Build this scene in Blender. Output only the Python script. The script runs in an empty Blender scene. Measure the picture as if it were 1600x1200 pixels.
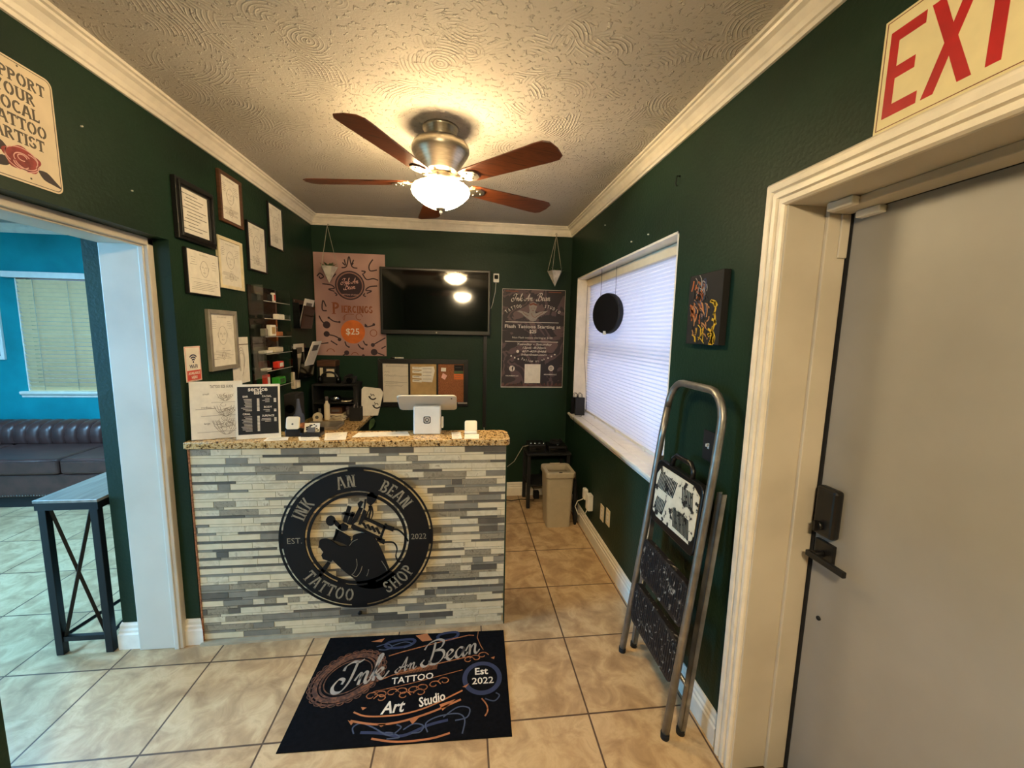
import bpy, bmesh, math, random
from mathutils import Matrix, Vector
random.seed(7)
PI = math.pi
C = bpy.context.scene.collection
sc = bpy.context.scene

# ------------------------------------------------------------------ camera
cy, sy = math.cos(-0.1186), math.sin(-0.1186)
cp, sp = math.cos(-0.1271), math.sin(-0.1271)
fw = Vector((-sy * cp, cy * cp, sp)); r0 = Vector((cy, sy, 0)); u0 = r0.cross(fw)
cr, sr = math.cos(0.0205), math.sin(0.0205)
rv = cr * r0 + sr * u0; uv = -sr * r0 + cr * u0
cam = bpy.data.objects.new('camera', bpy.data.cameras.new('camera')); C.objects.link(cam)
cam.matrix_world = Matrix(((rv.x, uv.x, -fw.x, 1.6601), (rv.y, uv.y, -fw.y, -2.8186), (rv.z, uv.z, -fw.z, 1.6243), (0, 0, 0, 1)))
cam.data.sensor_width = 36; cam.data.lens = 632.5 * 36 / 1600; cam.data.clip_start = 0.02
sc.camera = cam

# ------------------------------------------------------------------ world, light, exposure
sc.view_settings.view_transform = 'Standard'; sc.view_settings.look = 'None'
sc.view_settings.gamma = 1; sc.view_settings.use_curve_mapping = False
sc.view_settings.exposure = -0.1
w = bpy.data.worlds.new('world'); sc.world = w; w.use_nodes = True
w.node_tree.nodes['Background'].inputs[0].default_value = (0.45, 0.68, 1.0, 1)
w.node_tree.nodes['Background'].inputs[1].default_value = 0.5

def area(name, loc, rot, sx, sy_, power, col):
    l = bpy.data.lights.new(name, 'AREA'); l.shape = 'RECTANGLE'; l.size = sx; l.size_y = sy_; l.energy = power; l.color = col
    o = bpy.data.objects.new(name, l); o.location = loc; o.rotation_euler = rot; C.objects.link(o); return o
def point(name, loc, power, col, r):
    l = bpy.data.lights.new(name, 'POINT'); l.energy = power; l.color = col; l.shadow_soft_size = r
    o = bpy.data.objects.new(name, l); o.location = loc; C.objects.link(o); return o
# daylight at window openings; the first two are unseen, added for blue light
SKY = (0.15, 0.55, 1.0)
area('added_storefront_daylight', (-4.45, -2.3, 1.5), (0, -PI / 2, 0), 1.7, 2.0, 560, SKY)
area('added_front_daylight', (-2.2, -4.85, 1.5), (PI / 2, 0, 0), 2.6, 1.6, 120, (0.34, 0.64, 1.0))
area('daylight_side_window', (3.35, -0.05, 1.55), (0, PI / 2, 0), 1.5, 2.2, 52, (0.72, 0.76, 1.0))
WARM = (1.0, 0.72, 0.38)
FX, FY = 1.54, -0.68
for k in range(3):
    a = math.radians(30 + 120 * k)
    point('fan_bulb_light', (FX + .05 * math.cos(a), FY + .05 * math.sin(a), 2.325), 17, WARM, .028)
for k in range(3):
    a = math.radians(50 + 120 * k)
    point('rear_bulb_light', (1.62 + .05 * math.cos(a), -3.45 + .05 * math.sin(a), 2.325), 2, WARM, .02)

XL, XR, YB, H = 0.3209, 2.6687, 1.0498, 2.603
T = 0.44

# ------------------------------------------------------------------ materials
def lin(c):
    return tuple(((v / 255) / 12.92 if v / 255 <= .04045 else ((v / 255 + .055) / 1.055) ** 2.4) for v in c) + (1,)
def N(t, kind, **kw):
    n = t.nodes.new(kind)
    for k, v in kw.items():
        if k in n.inputs: n.inputs[k].default_value = v
        else: setattr(n, k, v)
    return n
def base(name, col, rough=.5, metal=0, spec=.5):
    m = bpy.data.materials.new(name); m.use_nodes = True; t = m.node_tree; b = t.nodes['Principled BSDF']
    b.inputs['Base Color'].default_value = lin(col); b.inputs['Roughness'].default_value = rough
    b.inputs['Metallic'].default_value = metal; b.inputs['Specular IOR Level'].default_value = spec
    return m, t, b
def coords(t, scale=(1, 1, 1)):
    tc = N(t, 'ShaderNodeTexCoord'); mp = N(t, 'ShaderNodeMapping'); mp.inputs['Scale'].default_value = scale
    t.links.new(tc.outputs['Object'], mp.inputs[0]); return mp.outputs[0]
def ramp(t, src, stops, interp='LINEAR'):
    r = N(t, 'ShaderNodeValToRGB'); r.color_ramp.interpolation = interp; e = r.color_ramp.elements
    while len(e) < len(stops): e.new(.5)
    for i, (p, c) in enumerate(stops):
        e[i].position = p; e[i].color = lin(c) if len(c) == 3 else c
    t.links.new(src, r.inputs[0]); return r.outputs[0]
def bump(t, b, src, strength, dist=.002):
    n = N(t, 'ShaderNodeBump'); n.inputs['Strength'].default_value = strength; n.inputs['Distance'].default_value = dist
    t.links.new(src, n.inputs['Height']); t.links.new(n.outputs[0], b.inputs['Normal'])
def plain(name, col, rough=.5, metal=0, spec=.5, var=0.06, ns=18):
    m, t, b = base(name, col, rough, metal, spec)
    nz = N(t, 'ShaderNodeTexNoise', Scale=ns, Detail=4.0); t.links.new(coords(t), nz.inputs['Vector'])
    lo = tuple(max(0, v * (1 - var)) for v in col); hi = tuple(min(255, v * (1 + var)) for v in col)
    t.links.new(ramp(t, nz.outputs[0], [(.3, lo), (.7, hi)]), b.inputs['Base Color'])
    return m
def noisy(name, stops, scale=10, rough=.5, metal=0, stretch=(1, 1, 1), detail=6, bmp=0, interp='LINEAR', dist=0):
    m, t, b = base(name, stops[0][1], rough, metal)
    nz = N(t, 'ShaderNodeTexNoise', Scale=scale, Detail=float(detail), Distortion=float(dist)); t.links.new(coords(t, stretch), nz.inputs['Vector'])
    t.links.new(ramp(t, nz.outputs[0], stops, interp), b.inputs['Base Color'])
    if bmp: bump(t, b, nz.outputs[0], bmp)
    return m
def math_(t, op, a, b=None, c=None):
    n = N(t, 'ShaderNodeMath', operation=op)
    for i, v in enumerate((a, b, c)):
        if v is None: continue
        if isinstance(v, (int, float)): n.inputs[i].default_value = v
        else: t.links.new(v, n.inputs[i])
    return n.outputs[0]
def wallpaint(name, col, rough=.5):
    m, t, b = base(name, col, rough, 0, .22)
    v = coords(t)
    n1 = N(t, 'ShaderNodeTexNoise', Scale=2.5, Detail=4.0); t.links.new(v, n1.inputs['Vector'])
    lo = tuple(v_ * .9 for v_ in col); hi = tuple(v_ * 1.1 for v_ in col)
    t.links.new(ramp(t, n1.outputs[0], [(.3, lo), (.7, hi)]), b.inputs['Base Color'])
    n2 = N(t, 'ShaderNodeTexNoise', Scale=70.0, Detail=3.0); t.links.new(v, n2.inputs['Vector'])
    n3 = N(t, 'ShaderNodeTexNoise', Scale=14.0, Detail=2.0); t.links.new(v, n3.inputs['Vector'])
    bump(t, b, math_(t, 'ADD', n2.outputs[0], math_(t, 'MULTIPLY', n3.outputs[0], .6)), .5, .003)
    return m
def floormat():
    m, t, b = base('beige_floor_tile', (180, 150, 110), .38)
    tc = N(t, 'ShaderNodeTexCoord'); sx = N(t, 'ShaderNodeSeparateXYZ'); t.links.new(tc.outputs['Object'], sx.inputs[0])
    def edge(o):
        f = math_(t, 'FRACT', math_(t, 'ADD', math_(t, 'DIVIDE', o, T), 100.0))
        return math_(t, 'MULTIPLY', math_(t, 'MINIMUM', f, math_(t, 'SUBTRACT', 1.0, f)), T)
    d = math_(t, 'MINIMUM', edge(sx.outputs[0]), edge(sx.outputs[1]))
    g = N(t, 'ShaderNodeMapRange'); g.inputs['From Min'].default_value = .0030; g.inputs['From Max'].default_value = .0045
    t.links.new(d, g.inputs[0])
    n1 = N(t, 'ShaderNodeTexNoise', Scale=9.0, Detail=8.0, Roughness=.62, Distortion=.6); t.links.new(tc.outputs['Object'], n1.inputs['Vector'])
    wn = N(t, 'ShaderNodeTexWhiteNoise'); wn.noise_dimensions = '2D'
    cx = N(t, 'ShaderNodeCombineXYZ')
    t.links.new(math_(t, 'FLOOR', math_(t, 'DIVIDE', sx.outputs[0], T)), cx.inputs[0]); t.links.new(math_(t, 'FLOOR', math_(t, 'DIVIDE', sx.outputs[1], T)), cx.inputs[1])
    t.links.new(cx.outputs[0], wn.inputs['Vector'])
    f = math_(t, 'ADD', n1.outputs[0], math_(t, 'MULTIPLY', math_(t, 'SUBTRACT', wn.outputs[0], .5), .08))
    tilec = ramp(t, f, [(.33, (154, 124, 90)), (.48, (178, 148, 110)), (.62, (200, 172, 132)), (.75, (170, 142, 106))])
    mx = N(t, 'ShaderNodeMix', data_type='RGBA'); t.links.new(g.outputs[0], mx.inputs[0])
    mx.inputs[6].default_value = lin((84, 62, 44)); t.links.new(tilec, mx.inputs[7]); t.links.new(mx.outputs[2], b.inputs['Base Color'])
    n2 = N(t, 'ShaderNodeTexNoise', Scale=28.0, Detail=5.0); t.links.new(tc.outputs['Object'], n2.inputs['Vector'])
    bump(t, b, math_(t, 'ADD', math_(t, 'MULTIPLY', n2.outputs[0], .6), g.outputs[0]), .45, .002)
    return m
def ceilmat():
    m, t, b = base('swirl_textured_ceiling', (184, 178, 168), .75)
    v = coords(t)
    nz = N(t, 'ShaderNodeTexNoise', Scale=6.0, Detail=2.0); t.links.new(v, nz.inputs['Vector'])
    hs = []
    for k, (scl, off) in enumerate(((2.3, 0), (2.9, 5.3), (3.6, 11.7))):
        mp = N(t, 'ShaderNodeMapping'); mp.inputs['Location'].default_value = (off, off * .7, 0); t.links.new(v, mp.inputs[0])
        vo = N(t, 'ShaderNodeTexVoronoi', Scale=scl); vo.voronoi_dimensions = '2D'; t.links.new(mp.outputs[0], vo.inputs['Vector'])
        dd = math_(t, 'ADD', vo.outputs['Distance'], math_(t, 'MULTIPLY', nz.outputs[0], .10))
        s = math_(t, 'SINE', math_(t, 'MULTIPLY', dd, 2 * PI / (.0145 * scl)))
        n2 = N(t, 'ShaderNodeTexNoise', Scale=4.5, Detail=3.0); mp2 = N(t, 'ShaderNodeMapping'); mp2.inputs['Location'].default_value = (off + 3, 2 * off, 0)
        t.links.new(v, mp2.inputs[0]); t.links.new(mp2.outputs[0], n2.inputs['Vector'])
        mk = N(t, 'ShaderNodeMapRange'); mk.inputs['From Min'].default_value = .55; mk.inputs['From Max'].default_value = .66; t.links.new(n2.outputs[0], mk.inputs[0])
        hs.append(math_(t, 'MULTIPLY', math_(t, 'POWER', math_(t, 'MAXIMUM', s, 0.0), 1.5), mk.outputs[0]))
    sp_ = N(t, 'ShaderNodeTexNoise', Scale=48.0, Detail=2.0); t.links.new(v, sp_.inputs['Vector'])
    spk = N(t, 'ShaderNodeMapRange'); spk.inputs['From Min'].default_value = .585; spk.inputs['From Max'].default_value = .66; t.links.new(sp_.outputs[0], spk.inputs[0])
    fine = N(t, 'ShaderNodeTexNoise', Scale=130.0, Detail=2.0); t.links.new(v, fine.inputs['Vector'])
    tot = math_(t, 'ADD', math_(t, 'ADD', math_(t, 'ADD', hs[0], hs[1]), hs[2]), math_(t, 'ADD', math_(t, 'MULTIPLY', spk.outputs[0], 1.6), math_(t, 'MULTIPLY', fine.outputs[0], .35)))
    bump(t, b, tot, .75, .005)
    return m
def granite(name):
    m, t, b = base(name, (150, 120, 70), .14)
    v = coords(t)
    a = N(t, 'ShaderNodeTexNoise', Scale=55.0, Detail=5.0, Roughness=.7); t.links.new(v, a.inputs['Vector'])
    vo = N(t, 'ShaderNodeTexVoronoi', Scale=90.0); t.links.new(v, vo.inputs['Vector'])
    f = math_(t, 'ADD', math_(t, 'MULTIPLY', a.outputs[0], .85), math_(t, 'MULTIPLY', vo.outputs['Distance'], .22))
    t.links.new(ramp(t, f, [(.36, (28, 22, 16)), (.44, (98, 72, 42)), (.52, (182, 142, 84)), (.6, (214, 184, 132)), (.7, (128, 102, 70)), (.8, (228, 206, 164))]), b.inputs['Base Color'])
    return m
def glassy(name, tint=(1, 1, 1), fac=.1, rough=.02):
    m = bpy.data.materials.new(name); m.use_nodes = True; t = m.node_tree; t.nodes.remove(t.nodes['Principled BSDF'])
    tr = N(t, 'ShaderNodeBsdfTransparent'); tr.inputs[0].default_value = (*tint, 1)
    gl = N(t, 'ShaderNodeBsdfGlossy'); gl.inputs['Roughness'].default_value = rough
    fr = N(t, 'ShaderNodeFresnel', IOR=1.45); mx = N(t, 'ShaderNodeMixShader')
    t.links.new(math_(t, 'ADD', fr.outputs[0], fac - .04), mx.inputs[0]); t.links.new(tr.outputs[0], mx.inputs[1]); t.links.new(gl.outputs[0], mx.inputs[2])
    t.links.new(mx.outputs[0], t.nodes['Material Output'].inputs[0]); return m
def transl(name, col, fac):
    m = bpy.data.materials.new(name); m.use_nodes = True; t = m.node_tree; t.nodes.remove(t.nodes['Principled BSDF'])
    d = N(t, 'ShaderNodeBsdfDiffuse'); d.inputs[0].default_value = lin(col); r = N(t, 'ShaderNodeBsdfTranslucent'); r.inputs[0].default_value = lin(col)
    mx = N(t, 'ShaderNodeMixShader'); mx.inputs[0].default_value = fac
    t.links.new(d.outputs[0], mx.inputs[1]); t.links.new(r.outputs[0], mx.inputs[2]); t.links.new(mx.outputs[0], t.nodes['Material Output'].inputs[0]); return m
def emis(name, col, s):
    m, t, b = base(name, (255, 250, 240), .3); b.inputs['Emission Color'].default_value = (*col, 1); b.inputs['Emission Strength'].default_value = s; return m

M = {}
M['green'] = wallpaint('dark_green_wall_paint', (24, 46, 32))
M['teal'] = wallpaint('teal_wall_paint', (20, 134, 142))
M['trim'] = plain('cream_trim_paint', (230, 222, 206), .35, var=.03)
M['jamb'] = noisy('white_jamb_paint', [(.2, (180, 172, 156)), (.5, (198, 190, 174)), (.8, (206, 198, 182))], 3, .42)
M['ceil'] = ceilmat(); M['floor'] = floormat()
M['granite'] = granite('gold_granite')
M['door'] = noisy('warm_grey_door_paint', [(.3, (146, 144, 140)), (.7, (155, 153, 149))], 4, .42, bmp=.05)
M['black'] = plain('black_plastic', (18, 17, 17), .35)
M['matblack'] = plain('matt_black', (14, 13, 13), .75)
M['blackmetal'] = plain('black_powder_coated_metal', (16, 15, 16), .45, .3)
M['white'] = plain('white_plastic', (228, 224, 214), .3, var=.02)
M['shell'] = plain('warm_white_tablet_shell', (190, 182, 166), .35, var=.02)
M['cream'] = plain('cream_plastic', (222, 208, 178), .4, var=.02)
M['paper'] = plain('white_paper', (226, 220, 206), .8, var=.03, ns=30)
M['ink'] = plain('grey_ink', (96, 90, 84), .8)
M['softink'] = plain('soft_pencil_grey', (138, 128, 114), .8)
M['darkink'] = plain('dark_ink', (34, 30, 30), .8)
M['paleink'] = plain('pale_ink', (214, 204, 190), .7)
M['nickel'] = noisy('brushed_nickel', [(.3, (176, 168, 152)), (.7, (206, 198, 184))], 20, .34, 1.0, (1, 1, 8))
M['alu'] = noisy('scuffed_aluminium', [(.3, (128, 126, 122)), (.62, (158, 156, 150)), (.75, (190, 188, 180))], 14, .42, .85)
M['chrome'] = plain('chrome', (210, 210, 212), .15, 1.0)
M['blade'] = noisy('dark_walnut_blade', [(.3, (62, 30, 16)), (.5, (112, 58, 30)), (.7, (80, 40, 22))], 6, .32, 0, (1.2, 12, 3), dist=.6)
M['bowl'] = emis('lit_frosted_glass_bowl', (1.0, .75, .41), 95); M['bowl_rear'] = emis('lit_bright_glass_bowl', (1.0, .77, .45), 400)
M['coolfill'] = emis('added_cool_fill_glow', (.27, .62, 1.0), 150)  # glow of the unseen panels added to light the next room
M['glass'] = glassy('window_glass'); M['acrylic'] = glassy('clear_acrylic', (.93, .95, .93), .10, .05)
M['cell'] = transl('pleated_shade_fabric', (222, 222, 230), .36)
M['slat'] = plain('ivory_blind_slat', (236, 208, 160), .5, var=.02)
M['leather'] = noisy('dark_brown_leather', [(.3, (60, 38, 34)), (.7, (82, 52, 46))], 12, .33, bmp=.2)
M['tabletop'] = noisy('grey_oak_laminate', [(.3, (118, 112, 102)), (.7, (152, 146, 134))], 5, .35, 0, (8, 1, 1))
M['screen'] = plain('dark_glass_screen', (8, 8, 9), .06, spec=.6)
M['bin'] = plain('grey_beige_plastic', (176, 164, 140), .45, var=.02)
M['rubber'] = plain('black_rubber', (16, 16, 17), .9)
M['mat'] = noisy('dark_printed_carpet', [(.3, (10, 10, 12)), (.7, (17, 17, 20))], 60, .95, bmp=.3)
M['mat'].node_tree.nodes['Principled BSDF'].inputs['Specular IOR Level'].default_value = .05
M['silver'] = plain('silver_print', (150, 142, 134), .8); M['bronze'] = noisy('bronze_print', [(.35, (110, 62, 34)), (.65, (176, 112, 68))], 90, .85)
M['darkbronze'] = noisy('dark_bronze_print', [(.4, (62, 38, 26)), (.65, (112, 70, 46))], 70, .85)
M['navy'] = plain('navy_print', (36, 44, 74), .9); M['slate'] = plain('slate_print', (62, 70, 92), .9); M['peach'] = plain('peach_print', (166, 102, 60), .85)
M['plate'] = plain('black_steel_plate', (11, 9, 8), .6, 0, .3, var=.12)
M['cork'] = noisy('cork', [(.35, (128, 78, 46)), (.65, (158, 100, 62))], 120, .9)
M['tan'] = plain('tan_board', (178, 148, 98), .8); M['wb'] = plain('whiteboard', (214, 206, 190), .35, var=.02)
M['red'] = plain('sign_red', (176, 26, 30), .4); M['glowcream'] = plain('cream_photoluminescent_sheet', (226, 214, 168), .4, var=.02)
M['orange'] = plain('orange_print', (206, 106, 40), .6); M['brownink'] = plain('brown_ink', (132, 72, 44), .7)
M['mauve'] = noisy('mauve_poster_print', [(.3, (150, 112, 108)), (.55, (186, 148, 140)), (.75, (140, 104, 100))], 1.6, .55, detail=2)
M['plum'] = plain('plum_ink', (52, 34, 44), .7)
M['camo'] = noisy('brown_black_mottled_print', [(.44, (34, 24, 26)), (.5, (84, 64, 66)), (.56, (46, 34, 38)), (.62, (98, 76, 74))], 4, .5, interp='CONSTANT', detail=4, dist=1.2)
M['rust'] = plain('rust_ink', (118, 62, 42), .7)
M['blue'] = plain('navy_blue_ink', (26, 34, 72), .6); M['salmon'] = plain('salmon_red_print', (206, 78, 62), .6)
M['signcream'] = plain('cream_enamel', (226, 208, 178), .35, var=.02); M['greyink'] = plain('olive_grey_ink', (94, 84, 70), .6)
M['rose'] = noisy('rose_red_print', [(.35, (112, 32, 34)), (.65, (168, 62, 56))], 30, .6)
M['pink'] = plain('pale_pink_print', (224, 172, 160), .6); M['leafdark'] = plain('dark_leaf_print', (52, 40, 40), .6)
M['wood'] = noisy('dark_wood', [(.3, (66, 40, 26)), (.7, (96, 62, 40))], 8, .45, 0, (1, 1, 8))
M['silverframe'] = plain('silver_frame', (158, 152, 140), .4, .4); M['creamframe'] = plain('cream_frame', (222, 208, 172), .45)
M['plastic_red'] = plain('red_plastic', (206, 52, 34), .3); M['plastic_green'] = plain('green_plastic', (52, 150, 44), .3)
M['string'] = plain('cotton_string', (176, 168, 150), .9); M['pot'] = noisy('marbled_white_ceramic', [(.4, (170, 164, 152)), (.6, (206, 200, 188))], 14, .4)
M['leaf'] = noisy('green_leaf', [(.3, (40, 62, 34)), (.7, (74, 98, 56))], 20, .5); M['paleleaf'] = noisy('silvery_leaf', [(.3, (70, 86, 80)), (.7, (150, 160, 148))], 40, .5)
M['gold'] = plain('gold_yellow_paint', (206, 164, 40), .5); M['paintorange'] = plain('burnt_orange_paint', (160, 84, 40), .5); M['skinbrown'] = plain('ochre_paint', (174, 120, 74), .5)
M['splat'] = noisy('paint_spattered_black_plastic', [(.0, (20, 17, 17)), (.60, (24, 20, 20)), (.66, (120, 116, 108)), (.72, (176, 172, 162))], 34, .5, detail=5, dist=1.5)
M['splatwhite'] = noisy('white_paint_crusted_plastic', [(.0, (30, 28, 24)), (.40, (34, 30, 26)), (.44, (206, 200, 178)), (.9, (226, 220, 200))], 30, .6, detail=6, bmp=.6)
M['darkglass'] = plain('black_glass', (10, 10, 11), .12); M['laptop'] = plain('silver_laptop', (150, 142, 128), .35, .4)
M['brass'] = plain('threshold_bronze', (96, 76, 54), .4, .8)
TILES = [noisy('tile_cream_glass', [(.3, (208, 194, 160)), (.7, (220, 206, 174))], 20, .15),
         noisy('tile_pale_marble', [(.35, (192, 180, 150)), (.6, (212, 202, 174)), (.7, (164, 150, 124))], 16, .35, dist=2),
         plain('tile_mid_grey_glass', (128, 124, 112), .18), plain('tile_dark_grey_glass', (92, 88, 80), .18),
         noisy('tile_brown_grey_stone', [(.3, (122, 112, 92)), (.55, (150, 140, 118)), (.7, (106, 94, 74))], 24, .5, dist=2),
         plain('tile_grout', (166, 152, 126), .8)]

# ------------------------------------------------------------------ mesh builder
class MB:
    def __init__(s): s.v = []; s.f = []; s.m = []; s.sm = []; s.X = Matrix.Identity(4); s.mi = 0
    def add(s, vs, fs, smooth=False):
        n = len(s.v); s.v += [tuple(s.X @ Vector(v)) for v in vs]; s.f += [tuple(n + i for i in f) for f in fs]
        s.m += [s.mi] * len(fs); s.sm += [smooth] * len(fs); return s
    def box(s, a, b):
        x0, y0, z0 = (min(p, q) for p, q in zip(a, b)); x1, y1, z1 = (max(p, q) for p, q in zip(a, b))
        return s.add([(x0, y0, z0), (x1, y0, z0), (x1, y1, z0), (x0, y1, z0), (x0, y0, z1), (x1, y0, z1), (x1, y1, z1), (x0, y1, z1)],
              [(0, 3, 2, 1), (4, 5, 6, 7), (0, 1, 5, 4), (1, 2, 6, 5), (2, 3, 7, 6), (3, 0, 4, 7)])
    def prism(s, poly, z0, z1):
        n = len(poly); ar = sum(poly[i][0] * poly[(i + 1) % n][1] - poly[(i + 1) % n][0] * poly[i][1] for i in range(n))
        if ar < 0: poly = poly[::-1]
        vs = [(x, y, z0) for x, y in poly] + [(x, y, z1) for x, y in poly]
        return s.add(vs, [tuple(range(n))[::-1], tuple(range(n, 2 * n))] + [(i, (i + 1) % n, n + (i + 1) % n, n + i) for i in range(n)])
    def cyl(s, a, b, r, r2=None, n=16, smooth=True):
        return s.tube([a, b], [r, r if r2 is None else r2], n, smooth)
    def tube(s, pts, r, n=8, smooth=True, cap=True):
        pts = [Vector(p) for p in pts]; k = len(pts); rs = r if isinstance(r, (list, tuple)) else [r] * k
        vs = []; up = None
        for i, p in enumerate(pts):
            d = (pts[min(i + 1, k - 1)] - pts[max(i - 1, 0)])
            d = d.normalized() if d.length > 1e-9 else Vector((0, 0, 1))
            if up is None:
                up = Vector((0, 0, 1)) if abs(d.z) < .9 else Vector((1, 0, 0))
            x = up.cross(d)
            if x.length < 1e-6: x = Vector((1, 0, 0)).cross(d)
            x.normalize(); y = d.cross(x).normalized(); up = y
            vs += [tuple(p + rs[i] * (math.cos(2 * PI * j / n) * x + math.sin(2 * PI * j / n) * y)) for j in range(n)]
        fs = [(i * n + j, i * n + (j + 1) % n, (i + 1) * n + (j + 1) % n, (i + 1) * n + j) for i in range(k - 1) for j in range(n)]
        s.add(vs, fs, smooth)
        if cap:
            n0 = len(s.v) - len(vs)
            s.f += [tuple(n0 + j for j in range(n))[::-1], tuple(n0 + (k - 1) * n + j for j in range(n))]; s.m += [s.mi] * 2; s.sm += [False] * 2
        return s
    def lathe(s, prof, c=(0, 0, 0), n=32, smooth=True):
        k = len(prof); vs = [(c[0] + r * math.cos(2 * PI * j / n), c[1] + r * math.sin(2 * PI * j / n), c[2] + z) for r, z in prof for j in range(n)]
        return s.add(vs, [(i * n + j, i * n + (j + 1) % n, (i + 1) * n + (j + 1) % n, (i + 1) * n + j) for i in range(k - 1) for j in range(n)], smooth)
    def sweep(s, prof, a, b, inn, m0=0, m1=0):
        # straight run of a moulding: prof = (distance from wall, height); m0/m1 mitre the ends
        a = Vector(a); b = Vector(b); d = (b - a).normalized(); inn = Vector(inn); n = len(prof); vs = []
        for p, sg, mt in ((a, 1, m0), (b, -1, m1)):
            vs += [tuple(p + inn * o + Vector((0, 0, z)) + d * sg * mt * o) for o, z in prof]
        return s.add(vs, [(i, (i + 1) % n, n + (i + 1) % n, n + i) for i in range(n)] + [tuple(range(n))[::-1], tuple(range(n, 2 * n))])
    def ribbon(s, pts, w, h=.0006, z=0, nib=None):
        pts = [Vector((p[0], p[1])) for p in pts]; k = len(pts); L = []; R = []
        for i in range(k):
            d = pts[min(i + 1, k - 1)] - pts[max(i - 1, 0)]
            if d.length < 1e-9: d = Vector((1, 0))
            d.normalize(); nn = Vector((-d.y, d.x)); ww = w if nib is None else w * (.25 + .95 * abs(math.sin(math.atan2(d.y, d.x) - nib)))
            L.append(pts[i] + nn * ww / 2); R.append(pts[i] - nn * ww / 2)
        vs = [(p.x, p.y, z + h) for q in zip(L, R) for p in q] + [(p.x, p.y, z) for q in zip(L, R) for p in q]
        n = 2 * k; fs = []
        for i in range(k - 1):
            a = 2 * i; fs += [(a, a + 1, a + 3, a + 2), (a, a + 2, n + a + 2, n + a), (a + 1, n + a + 1, n + a + 3, a + 3)]
        return s.add(vs, fs)
    def build(s, name, mats, parent=None, bevel=0, seg=2, smooth=False, fixn=True):
        me = bpy.data.meshes.new(name); me.from_pydata(s.v, [], s.f)
        for i, m in enumerate(mats if isinstance(mats, (list, tuple)) else [mats]): me.materials.append(m)
        me.polygons.foreach_set('material_index', s.m); me.polygons.foreach_set('use_smooth', [x or smooth for x in s.sm])
        if fixn:
            bm = bmesh.new(); bm.from_mesh(me); bmesh.ops.recalc_face_normals(bm, faces=bm.faces); bm.to_mesh(me); bm.free()
        o = bpy.data.objects.new(name, me); C.objects.link(o)
        if parent is not None:
            o.parent = parent
            if parent.type == 'EMPTY' and not parent.get('_local'): o.location = tuple(-x for x in parent.location)
        if bevel:
            b = o.modifiers.new('bevel', 'BEVEL'); b.width = bevel; b.segments = seg; b.limit_method = 'ANGLE'; b.angle_limit = .6
        return o
LOCALS = []
def thing(name, label, cat, loc=(0, 0, 0), rot=0, group=None, local=False):
    o = bpy.data.objects.new(name, None); C.objects.link(o); o.location = loc; o.rotation_euler = (0, 0, rot); o.empty_display_size = .05
    o['label'] = label; o['category'] = cat
    if group: o['group'] = group
    if local: o['_local'] = 1; LOCALS.append(o)
    return o
def tag(o, label, cat, group=None, kind=None):
    o['label'] = label; o['category'] = cat
    if group: o['group'] = group
    if kind: o['kind'] = kind
    return o
def struct(name, mb, mats, parent=None, bevel=0):
    o = mb.build(name, mats, parent, bevel)
    if parent is None: o['kind'] = 'structure'
    return o
def dup(root, loc, rot=None, label=None):
    r = root.copy(); C.objects.link(r); r.location = loc
    if rot is not None: r.rotation_euler = rot
    if label: r['label'] = label
    def rec(src, dst):
        for ch in list(src.children):
            c = ch.copy(); C.objects.link(c); c.parent = dst; rec(ch, c)
    rec(root, r); return r
def frame(o, u, v, n):
    return Matrix(((u[0], v[0], n[0], o[0]), (u[1], v[1], n[1], o[1]), (u[2], v[2], n[2], o[2]), (0, 0, 0, 1)))
FL = frame((XL, 0, 0), (0, 1, 0), (0, 0, 1), (1, 0, 0))          # left wall: a = y, b = z
FB = frame((0, YB, 0), (1, 0, 0), (0, 0, 1), (0, -1, 0))         # back wall: a = x, b = z
FR = frame((XR, 0, 0), (0, -1, 0), (0, 0, 1), (-1, 0, 0))        # right wall: a = -y, b = z
def mbx(X): b = MB(); b.X = X; return b
def arc(cx_, cy_, r, a0, a1, n=16, ry=None):
    return [(cx_ + r * math.cos(math.radians(a0 + (a1 - a0) * i / n)), cy_ + (ry or r) * math.sin(math.radians(a0 + (a1 - a0) * i / n))) for i in range(n + 1)]
def smooth(pts, n=5):
    out = []; P = [pts[0]] + list(pts) + [pts[-1]]
    for i in range(1, len(P) - 2):
        for k in range(n):
            t = k / n; a, b, c, d = P[i - 1], P[i], P[i + 1], P[i + 2]
            out.append(tuple(.5 * (2 * b[j] + (c[j] - a[j]) * t + (2 * a[j] - 5 * b[j] + 4 * c[j] - d[j]) * t * t + (3 * b[j] - a[j] - 3 * c[j] + d[j]) * t ** 3) for j in range(2)))
    out.append(tuple(pts[-1][:2])); return out
_tc = {}
def text_geo(s, bold=0.0, shear=0.0, res=2):
    k = (s, bold, shear)
    if k in _tc: return _tc[k]
    cu = bpy.data.curves.new('lettering', 'FONT'); cu.body = s; cu.size = 1; cu.align_x = 'CENTER'; cu.offset = bold; cu.shear = shear; cu.resolution_u = res
    o = bpy.data.objects.new('lettering', cu); C.objects.link(o); dg = bpy.context.evaluated_depsgraph_get()
    me = bpy.data.meshes.new_from_object(o.evaluated_get(dg)); vs = [tuple(v.co) for v in me.vertices]; fs = [tuple(p.vertices) for p in me.polygons]
    bpy.data.objects.remove(o); bpy.data.curves.remove(cu); bpy.data.meshes.remove(me); _tc[k] = (vs, fs); return vs, fs
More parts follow.
